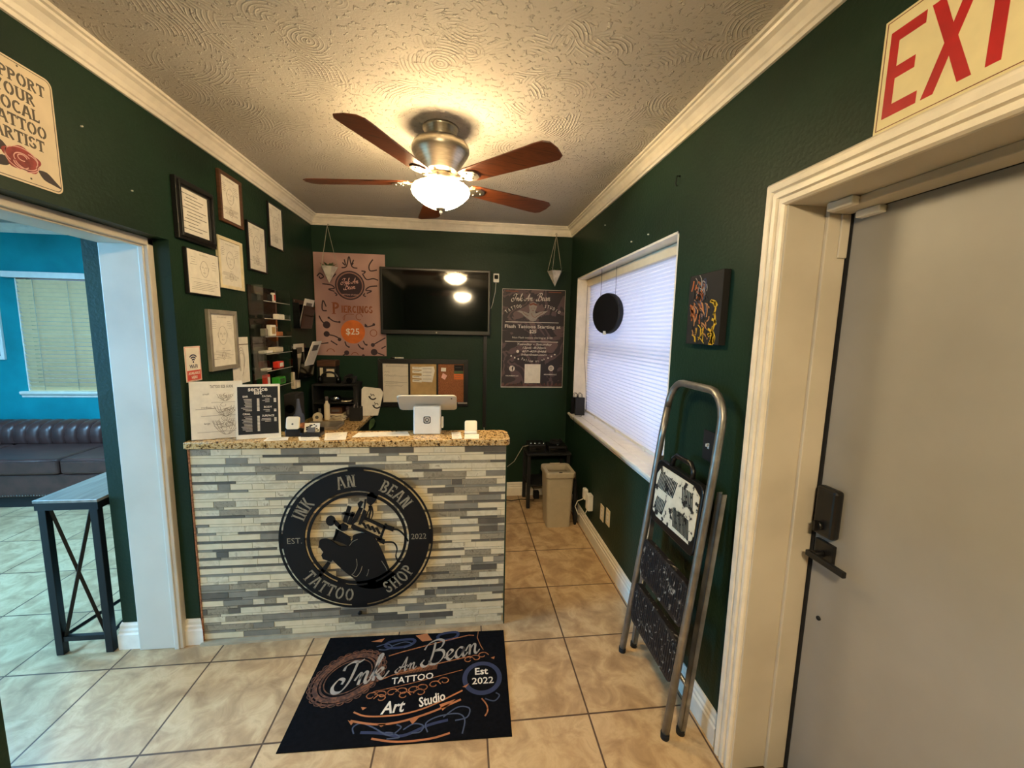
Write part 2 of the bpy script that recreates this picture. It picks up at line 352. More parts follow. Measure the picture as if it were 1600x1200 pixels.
def text(mb, s, x, y, size, z=.001, bold=0.0, shear=0.0, sx=1.0, ang=0.0, width=None):
    vs, fs = text_geo(s, bold, shear)
    if not vs: return
    if width: x0 = min(v[0] for v in vs); x1 = max(v[0] for v in vs); sx = width / ((x1 - x0) * size)
    ca, sa = math.cos(ang), math.sin(ang)
    mb.add([(x + size * (v[0] * sx * ca - v[1] * sa), y + size * (v[0] * sx * sa + v[1] * ca), z) for v in vs], fs)

# handwriting alphabet for the shop's script lettering (pen strokes, em units)
SCRIPT = {
 'I': (.52, [[(.02, .72), (.06, .9), (.26, 1.0), (.46, .94), (.6, 1.0)], [(.4, .97), (.37, .6), (.3, .2), (.14, -.06), (-.08, -.02), (-.16, .2), (-.04, .42), (.12, .36), (.1, .2)]]),
 'n': (.46, [[(-.04, .2), (.06, .42), (.12, .38), (.11, 0)], [(.11, .2), (.22, .42), (.31, .38), (.3, .1), (.38, 0), (.48, .14)]]),
 'k': (.50, [[(-.02, .14), (.14, .6), (.22, .95), (.14, 1.0), (.1, .7), (.1, 0)], [(.1, .2), (.26, .42), (.34, .34), (.24, .22), (.12, .2)], [(.2, .2), (.3, .04), (.42, 0), (.56, .22)]]),
 'A': (.66, [[(.06, .3), (-.06, .14), (.04, 0), (.2, .16), (.46, 1.0)], [(.46, 1.0), (.46, .4), (.5, 0), (.6, .12)], [(.1, .36), (.3, .3), (.6, .38)]]),
 'B': (.70, [[(.26, .95), (.24, .5), (.16, .06), (.0, -.04), (-.12, .1), (-.04, .26)], [(-.1, .7), (.02, .95), (.34, 1.06), (.56, .92), (.5, .66), (.26, .56)], [(.26, .56), (.56, .5), (.64, .24), (.46, -.02), (.22, .0), (.16, .16)]]),
 'e': (.34, [[(-.04, .12), (.12, .2), (.24, .34), (.16, .43), (.06, .32), (.06, .12), (.16, 0), (.28, .06), (.36, .18)]]),
 'a': (.42, [[(.28, .38), (.16, .43), (.04, .28), (.05, .06), (.14, 0), (.26, .14), (.31, .4)], [(.31, .4), (.29, .08), (.36, 0), (.46, .14)]]),
}
def script(mb, s, x, y, size, wd, ang=0.0, shear=.28, h=.0008, z=0, adv=1.0):
    cx_ = 0; ca, sa = math.cos(ang), math.sin(ang)
    for ch in s:
        if ch == ' ': cx_ += .3; continue
        a, st = SCRIPT[ch]
        for q in st:
            P = [((cx_ + px + py * shear) * size * adv, py * size) for px, py in smooth(q, 5)]
            mb.ribbon([(x + a_ * ca - b_ * sa, y + a_ * sa + b_ * ca) for a_, b_ in P], wd, h, z, nib=.65 + ang)
        cx_ += a
# slab lettering built of separate strokes (stencil look when g > 0)
def slab(ch, g=.05, t=.15):
    V = lambda x, y0=0, y1=1, s0=1, s1=1: [[(x - t / 2, y0), (x + t / 2, y0), (x + t / 2, y1), (x - t / 2, y1)]] + \
        ([[(x - t, y0), (x + t, y0), (x + t, y0 + .07), (x - t, y0 + .07)]] if s0 else []) + ([[(x - t, y1 - .07), (x + t, y1 - .07), (x + t, y1), (x - t, y1)]] if s1 else [])
    def L(p, q, w_=t):
        d = Vector((q[0] - p[0], q[1] - p[1])).normalized(); n = Vector((-d.y, d.x)) * w_ / 2
        return [[(p[0] + n.x, p[1] + n.y), (p[0] - n.x, p[1] - n.y), (q[0] - n.x, q[1] - n.y), (q[0] + n.x, q[1] + n.y)]]
    def A(cx_, cy_, rx, ry, a0, a1, n=10):
        o = arc(cx_, cy_, rx, a0, a1, n, ry); i = arc(cx_, cy_, rx - t, a0, a1, n, max(.02, ry - t)); return [[o[k], o[k + 1], i[k + 1], i[k]] for k in range(n)]
    e = t / 2 + g
    D = {'I': (.32, lambda: V(.16)), 'N': (.78, lambda: V(.16) + V(.62) + L((.16 + e, .93), (.62 - e, .07))),
     'K': (.74, lambda: V(.16) + L((.16 + e, .46), (.58, 1)) + L((.34, .5), (.64, 0))), 'A': (.74, lambda: L((.08, 0), (.33, 1)) + L((.64, 0), (.40 + g, .98)) + L((.26 + g, .33), (.48 - g, .33), .1) + L((-.02, .035), (.2, .035), .07) + L((.52, .035), (.74, .035), .07)),
     'B': (.66, lambda: V(.14) + A(.3, .75, .27, .26, -90, 90) + A(.3, .27, .32, .28, -90, 90) + L((.14 + e, .93), (.3, .93)) + L((.14 + e, .07), (.3, .07)) + L((.14 + e, .5), (.3, .5), .08)),
     'E': (.60, lambda: V(.14) + L((.14 + e, .93), (.54, .93)) + L((.14 + e, .5), (.44, .5), .12) + L((.14 + e, .07), (.56, .07)) + L((.53, .93), (.53, .76), .06) + L((.54, .07), (.54, .26), .06)),
     'T': (.66, lambda: V(.32, 0, .86 - g, 1, 0) + L((.02, .93), (.62, .93)) + L((.04, .95), (.04, .72), .06) + L((.60, .95), (.60, .72), .06)),
     'O': (.76, lambda: A(.36, .5, .34, .52, -84, 84) + A(.36, .5, .34, .52, 96, 264)), 'S': (.60, lambda: A(.3, .74, .26, .27, 20, 250) + A(.3, .26, .27, .27, -160, 90 - 10) + L((.12, .18), (.06, .32), .08)),
     'H': (.78, lambda: V(.14) + V(.62) + L((.14 + e, .5), (.62 - e, .5), .12)), 'P': (.62, lambda: V(.14) + A(.28, .72, .3, .28, -90, 90) + L((.14 + e, .93), (.28, .93)) + L((.14 + e, .5), (.28, .5), .12)),
     'C': (.66, lambda: A(.36, .5, .34, .52, 45, 315)), 'G': (.72, lambda: A(.36, .5, .34, .52, 45, 330) + L((.42, .42), (.68, .42), .1) + L((.62, .42), (.62, .16), .12)),
     'R': (.70, lambda: V(.14) + A(.28, .74, .28, .26, -90, 90) + L((.14 + e, .93), (.28, .93)) + L((.14 + e, .52), (.28, .52), .12) + L((.32, .48), (.6, .02))),
     'U': (.74, lambda: V(.14, .3, 1, 0, 1) + V(.58, .3, 1, 0, 1) + A(.36, .3, .295, .32, 180, 360)), 'Y': (.72, lambda: V(.34, 0, .46, 1, 0) + L((.34, .42), (.08, 1)) + L((.34, .42), (.6, 1))),
     'L': (.60, lambda: V(.14) + L((.14 + e, .07), (.54, .07)) + L((.53, .07), (.53, .28), .06)), 'X': (.7, lambda: L((.06, 0), (.6, 1)) + L((.06, 1), (.6, 0)))}
    if ch == ' ': return .42, []
    a, f = D[ch]; return a, f()
def slabtext(mb, s, x, y, size, z=.001, sx=1.0, ang=0.0, t=.15, g=0.0, h=.0005):
    tot = sum(slab(c)[0] for c in s) * size * sx; cx_ = -tot / 2; ca, sa = math.cos(ang), math.sin(ang)
    for c in s:
        a, ps = slab(c, g, t)
        for P in ps:
            Q = [(cx_ + p[0] * size * sx, p[1] * size) for p in P]
            mb.prism([(x + a_ * ca - b_ * sa, y + a_ * sa + b_ * ca) for a_, b_ in Q], z, z + h)
        cx_ += a * size * sx
def cut_plate(outers, holes, thick, X):
    # metal plate with real cut-outs, filled from closed 2D outlines
    cu = bpy.data.curves.new('plate', 'CURVE'); cu.dimensions = '2D'; cu.fill_mode = 'BOTH'; cu.extrude = thick / 2
    for P in outers + holes:
        sp_ = cu.splines.new('POLY'); sp_.points.add(len(P) - 1); sp_.use_cyclic_u = True
        for i, (a_, b_) in enumerate(P): sp_.points[i].co = (a_, b_, 0, 1)
    o = bpy.data.objects.new('plate', cu); C.objects.link(o); dg = bpy.context.evaluated_depsgraph_get()
    me = bpy.data.meshes.new_from_object(o.evaluated_get(dg)); vs = [tuple(v.co) for v in me.vertices]; fs = [tuple(p.vertices) for p in me.polygons]
    bpy.data.objects.remove(o); bpy.data.meshes.remove(me)
    return vs, fs

# ------------------------------------------------------------------ structure
b = MB(); b.box((-4.3, -4.75, -.1), (3.2, 2.2, 0)); struct('floor', b, M['floor'])
b = MB(); b.box((-4.3, -4.75, H), (3.2, 2.2, H + .1)); struct('ceiling', b, M['ceil'])
WT = 0.36; XW = XL - WT            # thick partition with the doorway
OY0, OY1, OZ = -1.60, -0.74, 2.01
b = MB()
b.box((XW, OY1, 0), (XL, YB + .12, H)); b.box((XW, -4.6, 0), (XL, OY0, H)); b.box((XW, OY0, OZ), (XL, OY1, H))
struct('wall_left', b, M['green'])
b = MB(); b.box((XL, YB, 0), (XR, YB + .12, H)); struct('wall_back', b, M['green'])
WY0, WY1, WZ0, WZ1 = -0.93, 0.82, 0.885, 2.118
DY0, DY1, DZ = -2.52, -1.592, 2.045
XO = XR + .30
b = MB()
b.box((XR, WY1, 0), (XO, YB + .12, H)); b.box((XR, WY0, 0), (XO, WY1, WZ0 - .014)); b.box((XR, WY0, WZ1), (XO, WY1, H))
b.box((XR, DY1, 0), (XO, WY0, H)); b.box((XR, DY0, DZ), (XO, DY1, H)); b.box((XR, -4.6, 0), (XO, DY0, H))
struct('wall_right', b, M['green'])
b = MB(); b.box((-4.2, -4.72, 0), (-3.5, -4.6, H)); b.box((-.9, -4.72, 0), (XO, -4.6, H)); b.box((-3.5, -4.72, 0), (-.9, -4.6, .7)); b.box((-3.5, -4.72, 2.3), (-.9, -4.6, H))
struct('wall_front', b, M['green'])
b = MB(); b.box((-4.32, -4.72, 0), (-4.2, -3.4, H)); b.box((-4.32, -1.2, 0), (-4.2, 2.12, H)); b.box((-4.32, -3.4, 0), (-4.2, -1.2, .65)); b.box((-4.32, -3.4, 2.35), (-4.2, -1.2, H))
struct('wall_side', b, M['teal'])
FW0, FW1, FZ0, FZ1 = -2.93, -1.75, .90, 2.13
b = MB(); b.box((-4.2, 2.0, 0), (FW0, 2.15, H)); b.box((FW1, 2.0, 0), (XW + .02, 2.15, H)); b.box((FW0, 2.0, 0), (FW1, 2.15, FZ0 - .014)); b.box((FW0, 2.0, FZ1), (FW1, 2.15, H)); b.box((XW, YB + .12, 0), (XW + .12, 2.0, H))
struct('wall_far', b, M['teal'])

# crown moulding
CR = [(0, H), (0, H - .082), (.010, H - .082), (.014, H - .070), (.020, H - .066), (.026, H - .050), (.040, H - .030), (.054, H - .022), (.058, H - .014), (.068, H - .012), (.068, H)]
b = MB(); b.sweep(CR, (XL, -4.6, 0), (XL, YB, 0), (1, 0, 0), 1, 1); struct('trim_1', b, M['trim'])
b = MB(); b.sweep(CR, (XL, YB, 0), (XR, YB, 0), (0, -1, 0), 1, 1); struct('trim_2', b, M['trim'])
b = MB(); b.sweep(CR, (XR, YB, 0), (XR, -4.6, 0), (-1, 0, 0), 1, 1); struct('trim_3', b, M['trim'])
b = MB(); b.sweep(CR, (-4.2, 2.0, 0), (XW, 2.0, 0), (0, -1, 0), 1, 1); struct('trim_4', b, M['trim'])
b = MB(); b.sweep(CR, (XW, 2.0, 0), (XW, -4.6, 0), (-1, 0, 0), 1, 1); struct('trim_5', b, M['trim'])
# baseboards
BB = [(0, 0), (.017, 0), (.017, .078), (.012, .086), (.013, .100), (.008, .108), (.009, .124), (.004, .137), (0, .137)]
b = MB(); b.sweep(BB, (XR, YB, 0), (XR, -1.508, 0), (-1, 0, 0), 1, 0); struct('baseboard_right', b, M['trim'])
b = MB(); b.sweep(BB, (1.0, YB, 0), (XR, YB, 0), (0, -1, 0), 0, 1); struct('baseboard_back', b, M['trim'])
b = MB()
b.sweep(BB, (XL - .075, OY1, 0), (XL, OY1, 0), (0, -1, 0), 0, -1)
b.sweep(BB, (XW, OY1, 0), (XW + .085, OY1, 0), (0, -1, 0), -1, 0)
b.sweep(BB, (XW, OY1, 0), (XW, 2.0, 0), (-1, 0, 0), -1, 0)
struct('baseboard_left', b, M['trim'])
# white lining of the doorway in the partition
JX0, JX1 = XW + .088, XL - .075
b = MB(); b.box((JX0, OY1 - .03, 0), (JX1, OY1, OZ - .0)); b.box((JX0, OY0, OZ - .03), (JX1, OY1, OZ)); b.box((JX0, OY0, 0), (JX1, OY0 + .02, OZ))
b.box((JX1 - .03, OY1 - .042, 0), (JX1 - .006, OY1 - .03, OZ - .03)); b.box((JX1 - .03, OY0, OZ - .042), (JX1 - .006, OY1 - .042, OZ - .03))
b.box((JX1 - .012, OY1 - .036, 0), (JX1 + .010, OY1, OZ)); b.box((JX1 - .012, OY0, OZ - .034), (JX1 + .010, OY1, OZ))
struct('trim_6', b, M['jamb'], bevel=.004)
# exterior door casing (fluted) on the right wall
CW = .084
prof = [(0, .010), (.005, .018), (.016, .018), (.018, .011), (.023, .011), (.026, .021), (.040, .022), (.042, .013), (.048, .012), (.052, .021), (.066, .024), (.068, .018), (.076, .017), (.084, .008)]
def casing(b, y_in, y_out_sign):
    # vertical leg: profile across y, mitred at the head
    pts = [(0, 0)] + [(w_, d) for w_, d in prof] + [(CW, 0)]
    vs = []
    for z_ in (0, 1):
        for w_, d in pts:
            vs.append((XR - d, y_in + y_out_sign * w_, 0 if z_ == 0 else DZ - .006 + w_))
    n = len(pts); b.add(vs, [(i, (i + 1) % n, n + (i + 1) % n, n + i) for i in range(n)] + [tuple(range(n)), tuple(range(n, 2 * n))])
b = MB(); casing(b, DY1 + .0, 1); casing(b, DY0, -1)
pts = [(0, 0)] + prof + [(CW, 0)]; vs = []
for y_, sg in ((DY1, 1), (DY0, -1)):
    for w_, d in pts: vs.append((XR - d, y_ + sg * w_, DZ - .006 + w_))
n = len(pts); b.add(vs, [(i, (i + 1) % n, n + (i + 1) % n, n + i) for i in range(n)])
struct('trim_7', b, M['trim'])
b = MB()
b.box((XR - .002, DY1 - .006, 0), (XR + .202, DY1 + .01, DZ)); b.box((XR - .002, DY0 - .01, DZ - .006), (XR + .202, DY1, DZ + .01)); b.box((XR - .002, DY0 - .01, 0), (XR + .202, DY0 + .006, DZ))
b.box((XR + .128, DY1 - .020, 0), (XR + .202, DY1 - .006, DZ - .006)); b.box((XR + .128, DY0, DZ - .030), (XR + .202, DY1 - .02, DZ - .006))
b.box((XR + .170, DY1 - .026, 1.88), (XR + .202, DY1 - .02, DZ - .03))
struct('trim_8', b, M['jamb'], bevel=.003)
dr = MB(); dr.box((XR + .208, DY0, .012), (XR + .25, DY1 - .026, DZ - .024)); door = struct('door_1', dr, M['door'])
b = MB(); b.lathe([(0, 0), (.0075, 0), (.0075, .004), (0, .004)], n=14)
for v_i in range(len(b.v)):
    x, y, z = b.v[v_i]; b.v[v_i] = (XR + .208 - z, -1.672 + x, .67 + y)
b.build('bore_hole_plug', M['matblack'], door)
b = MB(); b.box((XR + .02, DY0, 0), (XR + .35, DY1 - .008, .010)); b.box((XR + .1, DY0, .010), (XR + .14, DY1 - .03, .016)); struct('trim_9', b, M['brass'])
# dark strip behind the door gap, put in for its black shade
b = MB(); b.box((XR + .204, DY1 - .03, 0), (XR + .24, DY1 + .01, DZ)); b.box((XR + .204, DY0, DZ - .03), (XR + .24, DY1, DZ + .01)); struct('trim_10', b, M['rubber'])

# door lock and lever (things fixed to the door are its parts)
XD = XR + .208
b = MB(); b.box((XD - .034, -1.712, .970), (XD, -1.634, 1.138)); lk = b.build('keypad_lock', M['black'], door, .012, 3)
b = MB(); b.cyl((XD - .046, -1.665, 1.005), (XD - .034, -1.665, 1.005), .015); b.box((XD - .056, -1.669, .988), (XD - .046, -1.661, 1.022)); b.build('thumb_turn', M['black'], lk)
b = MB(); b.box((XD - .014, -1.705, .882), (XD, -1.635, .948)); hd = b.build('door_handle', M['black'], door, .003)
b = MB(); b.cyl((XD - .05, -1.668, .905), (XD - .014, -1.668, .905), .011); b.box((XD - .062, -1.790, .894), (XD - .048, -1.650, .914)); b.build('lever', M['black'], hd, .003)

# window in the right wall
b = MB(); b.box((XR - .001, WY0, WZ0), (XR + .20, WY0 + .012, WZ1)); b.box((XR - .001, WY1 - .012, WZ0), (XR + .20, WY1, WZ1)); b.box((XR - .001, WY0, WZ1 - .012), (XR + .20, WY1, WZ1))
win = struct('window_1', b, M['trim'])
b = MB(); b.box((XR + .19, WY0, WZ0), (XR + .23, WY1, WZ0 + .012)); b.box((XR + .19, WY0, WZ1 - .06), (XR + .23, WY1, WZ1)); b.box((XR + .19, WY0, WZ0), (XR + .23, WY0 + .05, WZ1)); b.box((XR + .19, WY1 - .05, WZ0), (XR + .23, WY1, WZ1)); b.box((XR + .19, WY0, 1.48), (XR + .23, WY1, 1.52))
b.build('window_frame', M['trim'], win)
b = MB(); b.box((XR + .208, WY0, WZ0), (XR + .212, WY1, WZ1)); b.build('glass', M['glass'], win)
b = MB()
SP = [(-.2, .0), (.030, .0), (.034, -.004), (.034, -.018), (.022, -.024), (.022, -.034), (.012, -.042), (.008, -.055), (.0, -.055), (0, -.016), (-.2, -.016)]
b.sweep([(o, WZ0 + z) for o, z in SP], (XR, WY1 + .04, 0), (XR, WY0 - .05, 0), (-1, 0, 0)); sl = b.build('window_sill', M['trim'], win)
b = MB(); b.box((XR + .035, WY0 + .012, WZ0 - .012), (XR + .2, WY1 - .012, WZ0 + .002)); b.build('sill_board', M['trim'], win)

# unseen windows of the next room, assumed and added for its blue daylight
for nm, mk in (('added_window_2', lambda b, k: (b.box((-4.30, -3.4, .65), (-4.24, -1.2, .70)), b.box((-4.30, -3.4, 2.30), (-4.24, -1.2, 2.35)), b.box((-4.30, -3.4, .65), (-4.24, -3.35, 2.35)), b.box((-4.30, -1.25, .65), (-4.24, -1.2, 2.35)), b.box((-4.30, -2.33, .65), (-4.24, -2.27, 2.35))) if k == 0 else b.box((-4.275, -3.35, .7), (-4.27, -1.25, 2.3))),
               ('added_window_3', lambda b, k: (b.box((-3.5, -4.70, .7), (-.9, -4.64, .75)), b.box((-3.5, -4.70, 2.25), (-.9, -4.64, 2.3)), b.box((-3.5, -4.70, .7), (-3.45, -4.64, 2.3)), b.box((-.95, -4.70, .7), (-.9, -4.64, 2.3))) if k == 0 else b.box((-3.45, -4.672, .75), (-.95, -4.668, 2.25)))):
    b = MB(); mk(b, 0); wn_ = struct(nm, b, M['trim']); b = MB(); mk(b, 1); b.build('glass', M['glass'], wn_)

# far window of the next room
b = MB(); b.box((FW0, 2.0, FZ0), (FW0 + .012, 2.1, FZ1)); b.box((FW1 - .012, 2.0, FZ0), (FW1, 2.1, FZ1)); b.box((FW0, 2.0, FZ1 - .012), (FW1, 2.1, FZ1))
w4 = struct('window_4', b, M['trim'])
b = MB(); b.box((FW0, 2.09, FZ0), (FW1, 2.12, FZ0 + .05)); b.box((FW0, 2.09, FZ1 - .05), (FW1, 2.12, FZ1)); b.box((FW0, 2.09, 1.5), (FW1, 2.12, 1.54)); b.build('window_frame', M['trim'], w4)
b = MB(); b.box((FW0, 2.104, FZ0), (FW1, 2.108, FZ1)); b.build('glass', M['glass'], w4)
b = MB(); b.sweep([(-.1, .90), (.03, .90), (.036, .89), (.03, .87), (.012, .855), (.008, .835), (0, .835), (0, .885), (-.1, .885)], (FW0 - .06, 2.0, 0), (FW1 + .06, 2.0, 0), (0, -1, 0)); b.build('window_sill', M['trim'], w4)

# ------------------------------------------------------------------ pleated shade in window
XS = XR + .115
t_ = thing('pleated_window_shade', 'white pleated shade lowered almost to the sill in the right-hand window, glowing with daylight', 'blind', (XS, 0, WZ0))
b = MB(); n = 46; z0, z1 = WZ0 + .048, WZ1 - .075; vs = []; fs = []
for i in range(2 * n + 1):
    z = z0 + (z1 - z0) * i / (2 * n); o = .010 if i % 2 else -.003
    vs += [(XS + o, WY0 + .02, z), (XS + o, WY1 - .02, z)]
for i in range(2 * n): fs.append((2 * i, 2 * i + 1, 2 * i + 3, 2 * i + 2))
b.add(vs, fs); b.build('pleated_fabric', M['cell'], t_, fixn=False)
b = MB(); b.box((XS - .03, WY0 + .016, WZ1 - .075), (XS + .03, WY1 - .016, WZ1 - .014)); b.build('head_rail', M['cream'], t_, .004)
b = MB(); b.box((XS - .014, WY0 + .02, WZ0 + .030), (XS + .016, WY1 - .02, WZ0 + .048)); b.build('bottom_rail', M['white'], t_, .003)
b = MB()
for y in (.45, -.02, -.5): b.box((XS - .022, y - .015, WZ0 + .026), (XS - .0142, y + .015, WZ0 + .046))
b.build('cord_clip', M['white'], t_, .002)
b = MB(); b.tube([(XS - .03, WY1 - .03, WZ1 - .06), (XS - .03, WY1 - .034, 1.4), (XS - .034, WY1 - .18, .95), (XR + .03, .64, WZ0 + .004), (XR - .037, .63, WZ0 + .003), (XR - .037, .63, WZ0 - .09)], .0018, 6); b.build('pull_cord', M['black'], t_)

# round black hanging sign in the window
n_ = Vector((-.934, -.358, 0)); c_ = Vector((2.69, .105, 1.775)); s_ = Vector((0, 0, 1)).cross(n_)
t_ = thing('round_black_drum', 'round black drum-like disc hanging on two cords in front of the white shade', 'hanging decoration', tuple(c_ - Vector((0, 0, .15))))
X = frame(c_, s_, (0, 0, 1), n_)
b = mbx(X); P = arc(0, 0, .148, 0, 360, 47)[:-1]; b.prism(P, -.042, .0); b.build('drum_body', M['matblack'], t_, .006)
b = mbx(X); b.prism(arc(0, 0, .142, 0, 360, 47)[:-1], .0, .003); b.build('front_face', M['black'], t_)
b = mbx(X); b.box((-.012, -.155, -.004), (.016, -.128, .0045)); b.build('paper_tag', M['paper'], t_)
for a in (-.085, .075): b = mbx(X); b.tube([(a, .12, -.02), (a, .33, -.02)], .0016, 6); b.build('hanging_cord', M['black'], t_)

# two small black paper bags on the window sill
def bag(loc, w_, d, h, label, group=None, rot=0):
    t = thing('paper_bag', label, 'bag', loc, rot, group, True)
    b = MB(); vs = [(-w_ / 2, -d / 2, 0), (w_ / 2, -d / 2, 0), (w_ / 2, d / 2, 0), (-w_ / 2, d / 2, 0), (-w_ / 2, -d / 3, h), (w_ / 2, -d / 3, h), (w_ / 2, d / 3, h), (-w_ / 2, d / 3, h)]
    b.add(vs, [(0, 3, 2, 1), (0, 1, 5, 4), (1, 2, 6, 5), (2, 3, 7, 6), (3, 0, 4, 7)]); b.build('bag_body', M['black'], t, fixn=False)
    for sg in (-1, 1):
        b = MB(); b.tube([(x, sg * d / 3, h + z) for x, z in ((-.02, -.005), (-.018, .03), (0, .045), (.018, .03), (.02, -.005))], .002, 6); b.build('bag_handle', M['blackmetal'], t)
    return t
bag((2.684, .790, WZ0 + .003), .082, .040, .15, 'small black gift bag at the far end of the window sill, nearer the wall corner', rot=.1)
bag((2.706, .718, WZ0 + .003), .084, .044, .16, 'small black gift bag on the sill right beside the white shade', rot=-.05)

# ------------------------------------------------------------------ ceiling fan
def make_fan(loc, label, ang0, lit=True):
    t = thing('ceiling_fan', label, 'ceiling fan', loc, 0, None, True)
    b = MB(); b.lathe([(0, 0), (.086, 0), (.086, -.012), (.078, -.018), (.076, -.05), (.070, -.056), (0, -.056)], n=40); b.build('canopy', M['nickel'], t)
    b = MB(); b.lathe([(0, -.056), (.072, -.056), (.100, -.060), (.128, -.074), (.139, -.092), (.141, -.108), (.134, -.124), (.118, -.146), (.098, -.176), (.086, -.200), (.080, -.212), (.0, -.212)], n=48); b.build('motor_housing', M['nickel'], t)
    b = MB(); b.lathe([(.05, -.212), (.062, -.222), (.062, -.246), (.050, -.252), (.0, -.252)], n=40); b.build('switch_housing', M['nickel'], t)
    for k in range(5):
        a = math.radians(ang0 + 72 * k); X = Matrix.Rotation(a, 4, 'Z') @ Matrix.Translation((0, 0, -.258)) @ Matrix.Rotation(math.radians(-10), 4, 'X')
        out = [(.155, -.042), (.20, -.053), (.60, -.070), (.64, -.068), (.664, -.050), (.672, 0), (.664, .050), (.64, .068), (.60, .070), (.20, .053), (.155, .042), (.15, 0)]
        b = mbx(X); b.prism(out, 0, .006); bl = b.build('blade', M['blade'], t, .002)
        b = mbx(X)
        b.prism([(.15, -.012), (.175, -.034), (.205, -.040), (.235, -.026), (.245, 0), (.235, .026), (.205, .040), (.175, .034), (.15, .012)], -.006, -.0005)
        b.tube([(.055, 0, .034), (.11, 0, .006), (.16, 0, -.003)], [.014, .010, .010], 10)
        for q in ((.195, .022), (.195, -.022), (.225, 0)): b.cyl((q[0], q[1], -.009), (q[0], q[1], -.005), .005, n=8)
        b.build('blade_iron', M['nickel'], bl)
    zb = -.272
    b = MB(); b.lathe([(.128, zb), (.140, zb - .010), (.143, zb - .024), (.137, zb - .040), (.115, zb - .061), (.085, zb - .083), (.055, zb - .097), (.028, zb - .103), (.0, zb - .104)], n=48)
    b.build('glass_bowl', M['bowl' if lit else 'bowl_rear'], t, fixn=False); b = MB()
    b.lathe([(0, zb - .098), (.028, zb - .097), (.053, zb - .092), (.085, zb - .078), (.113, zb - .058), (.131, zb - .040), (.136, zb - .025), (.132, zb - .012), (.128, zb)], n=48)
    b.build('bowl_lining', M['white'], t)
    b = MB(); b.lathe([(0, zb - .100), (.026, zb - .101), (.024, zb - .108), (.012, zb - .112), (.007, zb - .116), (.010, zb - .121), (.005, zb - .130), (0, zb - .134)], n=24); b.build('finial', M['nickel'], t)
    b = MB(); b.cyl((.02, .0, zb + .008), (.02, 0, zb - .1), .004)
    for k in range(3):
        a = math.radians(ang0 + 60 + 120 * k); b.tube([(.03 * math.cos(a), .03 * math.sin(a), zb + .01), (.135 * math.cos(a), .135 * math.sin(a), zb + .002)], .004, 6)
    b.build('bowl_bracket', M['nickel'], t)
    return t
make_fan((FX, FY, H), 'five-blade ceiling fan with brushed nickel motor and glowing white glass bowl', 28)
make_fan((1.62, -3.45, H), 'second ceiling fan hanging nearer the front of the shop, seen only reflected in the television', 50, False)

# ------------------------------------------------------------------ reception counter
CX0, CX1, CYF, CYB_, CZ = XL + .008, 1.884, -.742, -.575, 1.032
t_c = t_ = thing('reception_counter', 'reception counter faced with grey and cream strip mosaic tiles', 'counter', ((CX0 + CX1) / 2, -.6, 0))
b = MB(); b.box((CX0, CYF + .008, 0), (CX1, CYB_, CZ)); b.build('counter_body', M['green'], t_)
b = MB(); b.box((CX0, CYF + .002, .012), (CX1, CYF + .008, CZ)); b.build('grout_bed', TILES[5], t_)
b = MB(); b.prism([(CX0, CYF - .03), (CX1, CYF - .006), (CX1, CYF + .002), (CX0, CYF + .002)], 0, .012); b.build('grout_skirt', TILES[5], t_)
b = MB(); z = .020; row = 0; rnd = random.Random(3)
while z < CZ - .02:
    hh = .0285 if row % 2 == 0 else .0115
    x = CX0 + .003 - rnd.random() * .12
    while x < CX1:
        L = rnd.choice([.055, .10, .14, .18, .22]) if hh > .02 else rnd.choice([.10, .15, .2, .24, .28]); xa, xb = max(x, CX0 + .002), min(x + L, CX1 - .002)
        if xb - xa > .008:
            b.mi = rnd.choices([0, 1, 2, 3, 4], [4, 3, 2, 1.5, 2.2] if hh > .02 else [2.2, 1, 2.5, 3, 1.5])[0]
            b.box((xa, CYF - .0005 - rnd.random() * .0015, z), (xb, CYF + .003, z + hh))
        x += L + .0022
    z += hh + .0022; row += 1
b.build('mosaic_tile_face', TILES, t_)
b = MB(); b.box((CX1 - .001, CYF - .003, .0), (CX1 + .006, CYB_, CZ)); b.build('end_panel', M['green'], t_)
b = MB(); b.box((CX0 - .0, CYF - .004, .0), (CX0 + .008, CYF + .002, CZ)); b.build('edge_strip', M['bronze'], t_)
# granite worktop with a rounded outer corner
P = [(CX0 - .006, -.765), (1.872, -.765), (1.892, -.760), (1.902, -.744), (1.904, -.72), (1.904, -.61), (1.898, -.582), (1.880, -.563), (1.86, -.558), (CX0 - .006, -.558)]
b = MB(); b.prism(P, CZ + .001, CZ + .037); tag(b.build('granite_countertop', M['granite'], bevel=.006, seg=3), 'long gold and brown granite countertop on the tiled reception counter', 'countertop')
CT = CZ + .0375
# screw / knob low on the tiled face
b = MB(); b.cyl((1.113, CYF - .010, .118), (1.113, CYF - .001, .118), .010, n=20); b.cyl((1.113, CYF - .014, .118), (1.113, CYF - .010, .118), .005, n=12)
b.build('round_knob', M['black'], t_c)

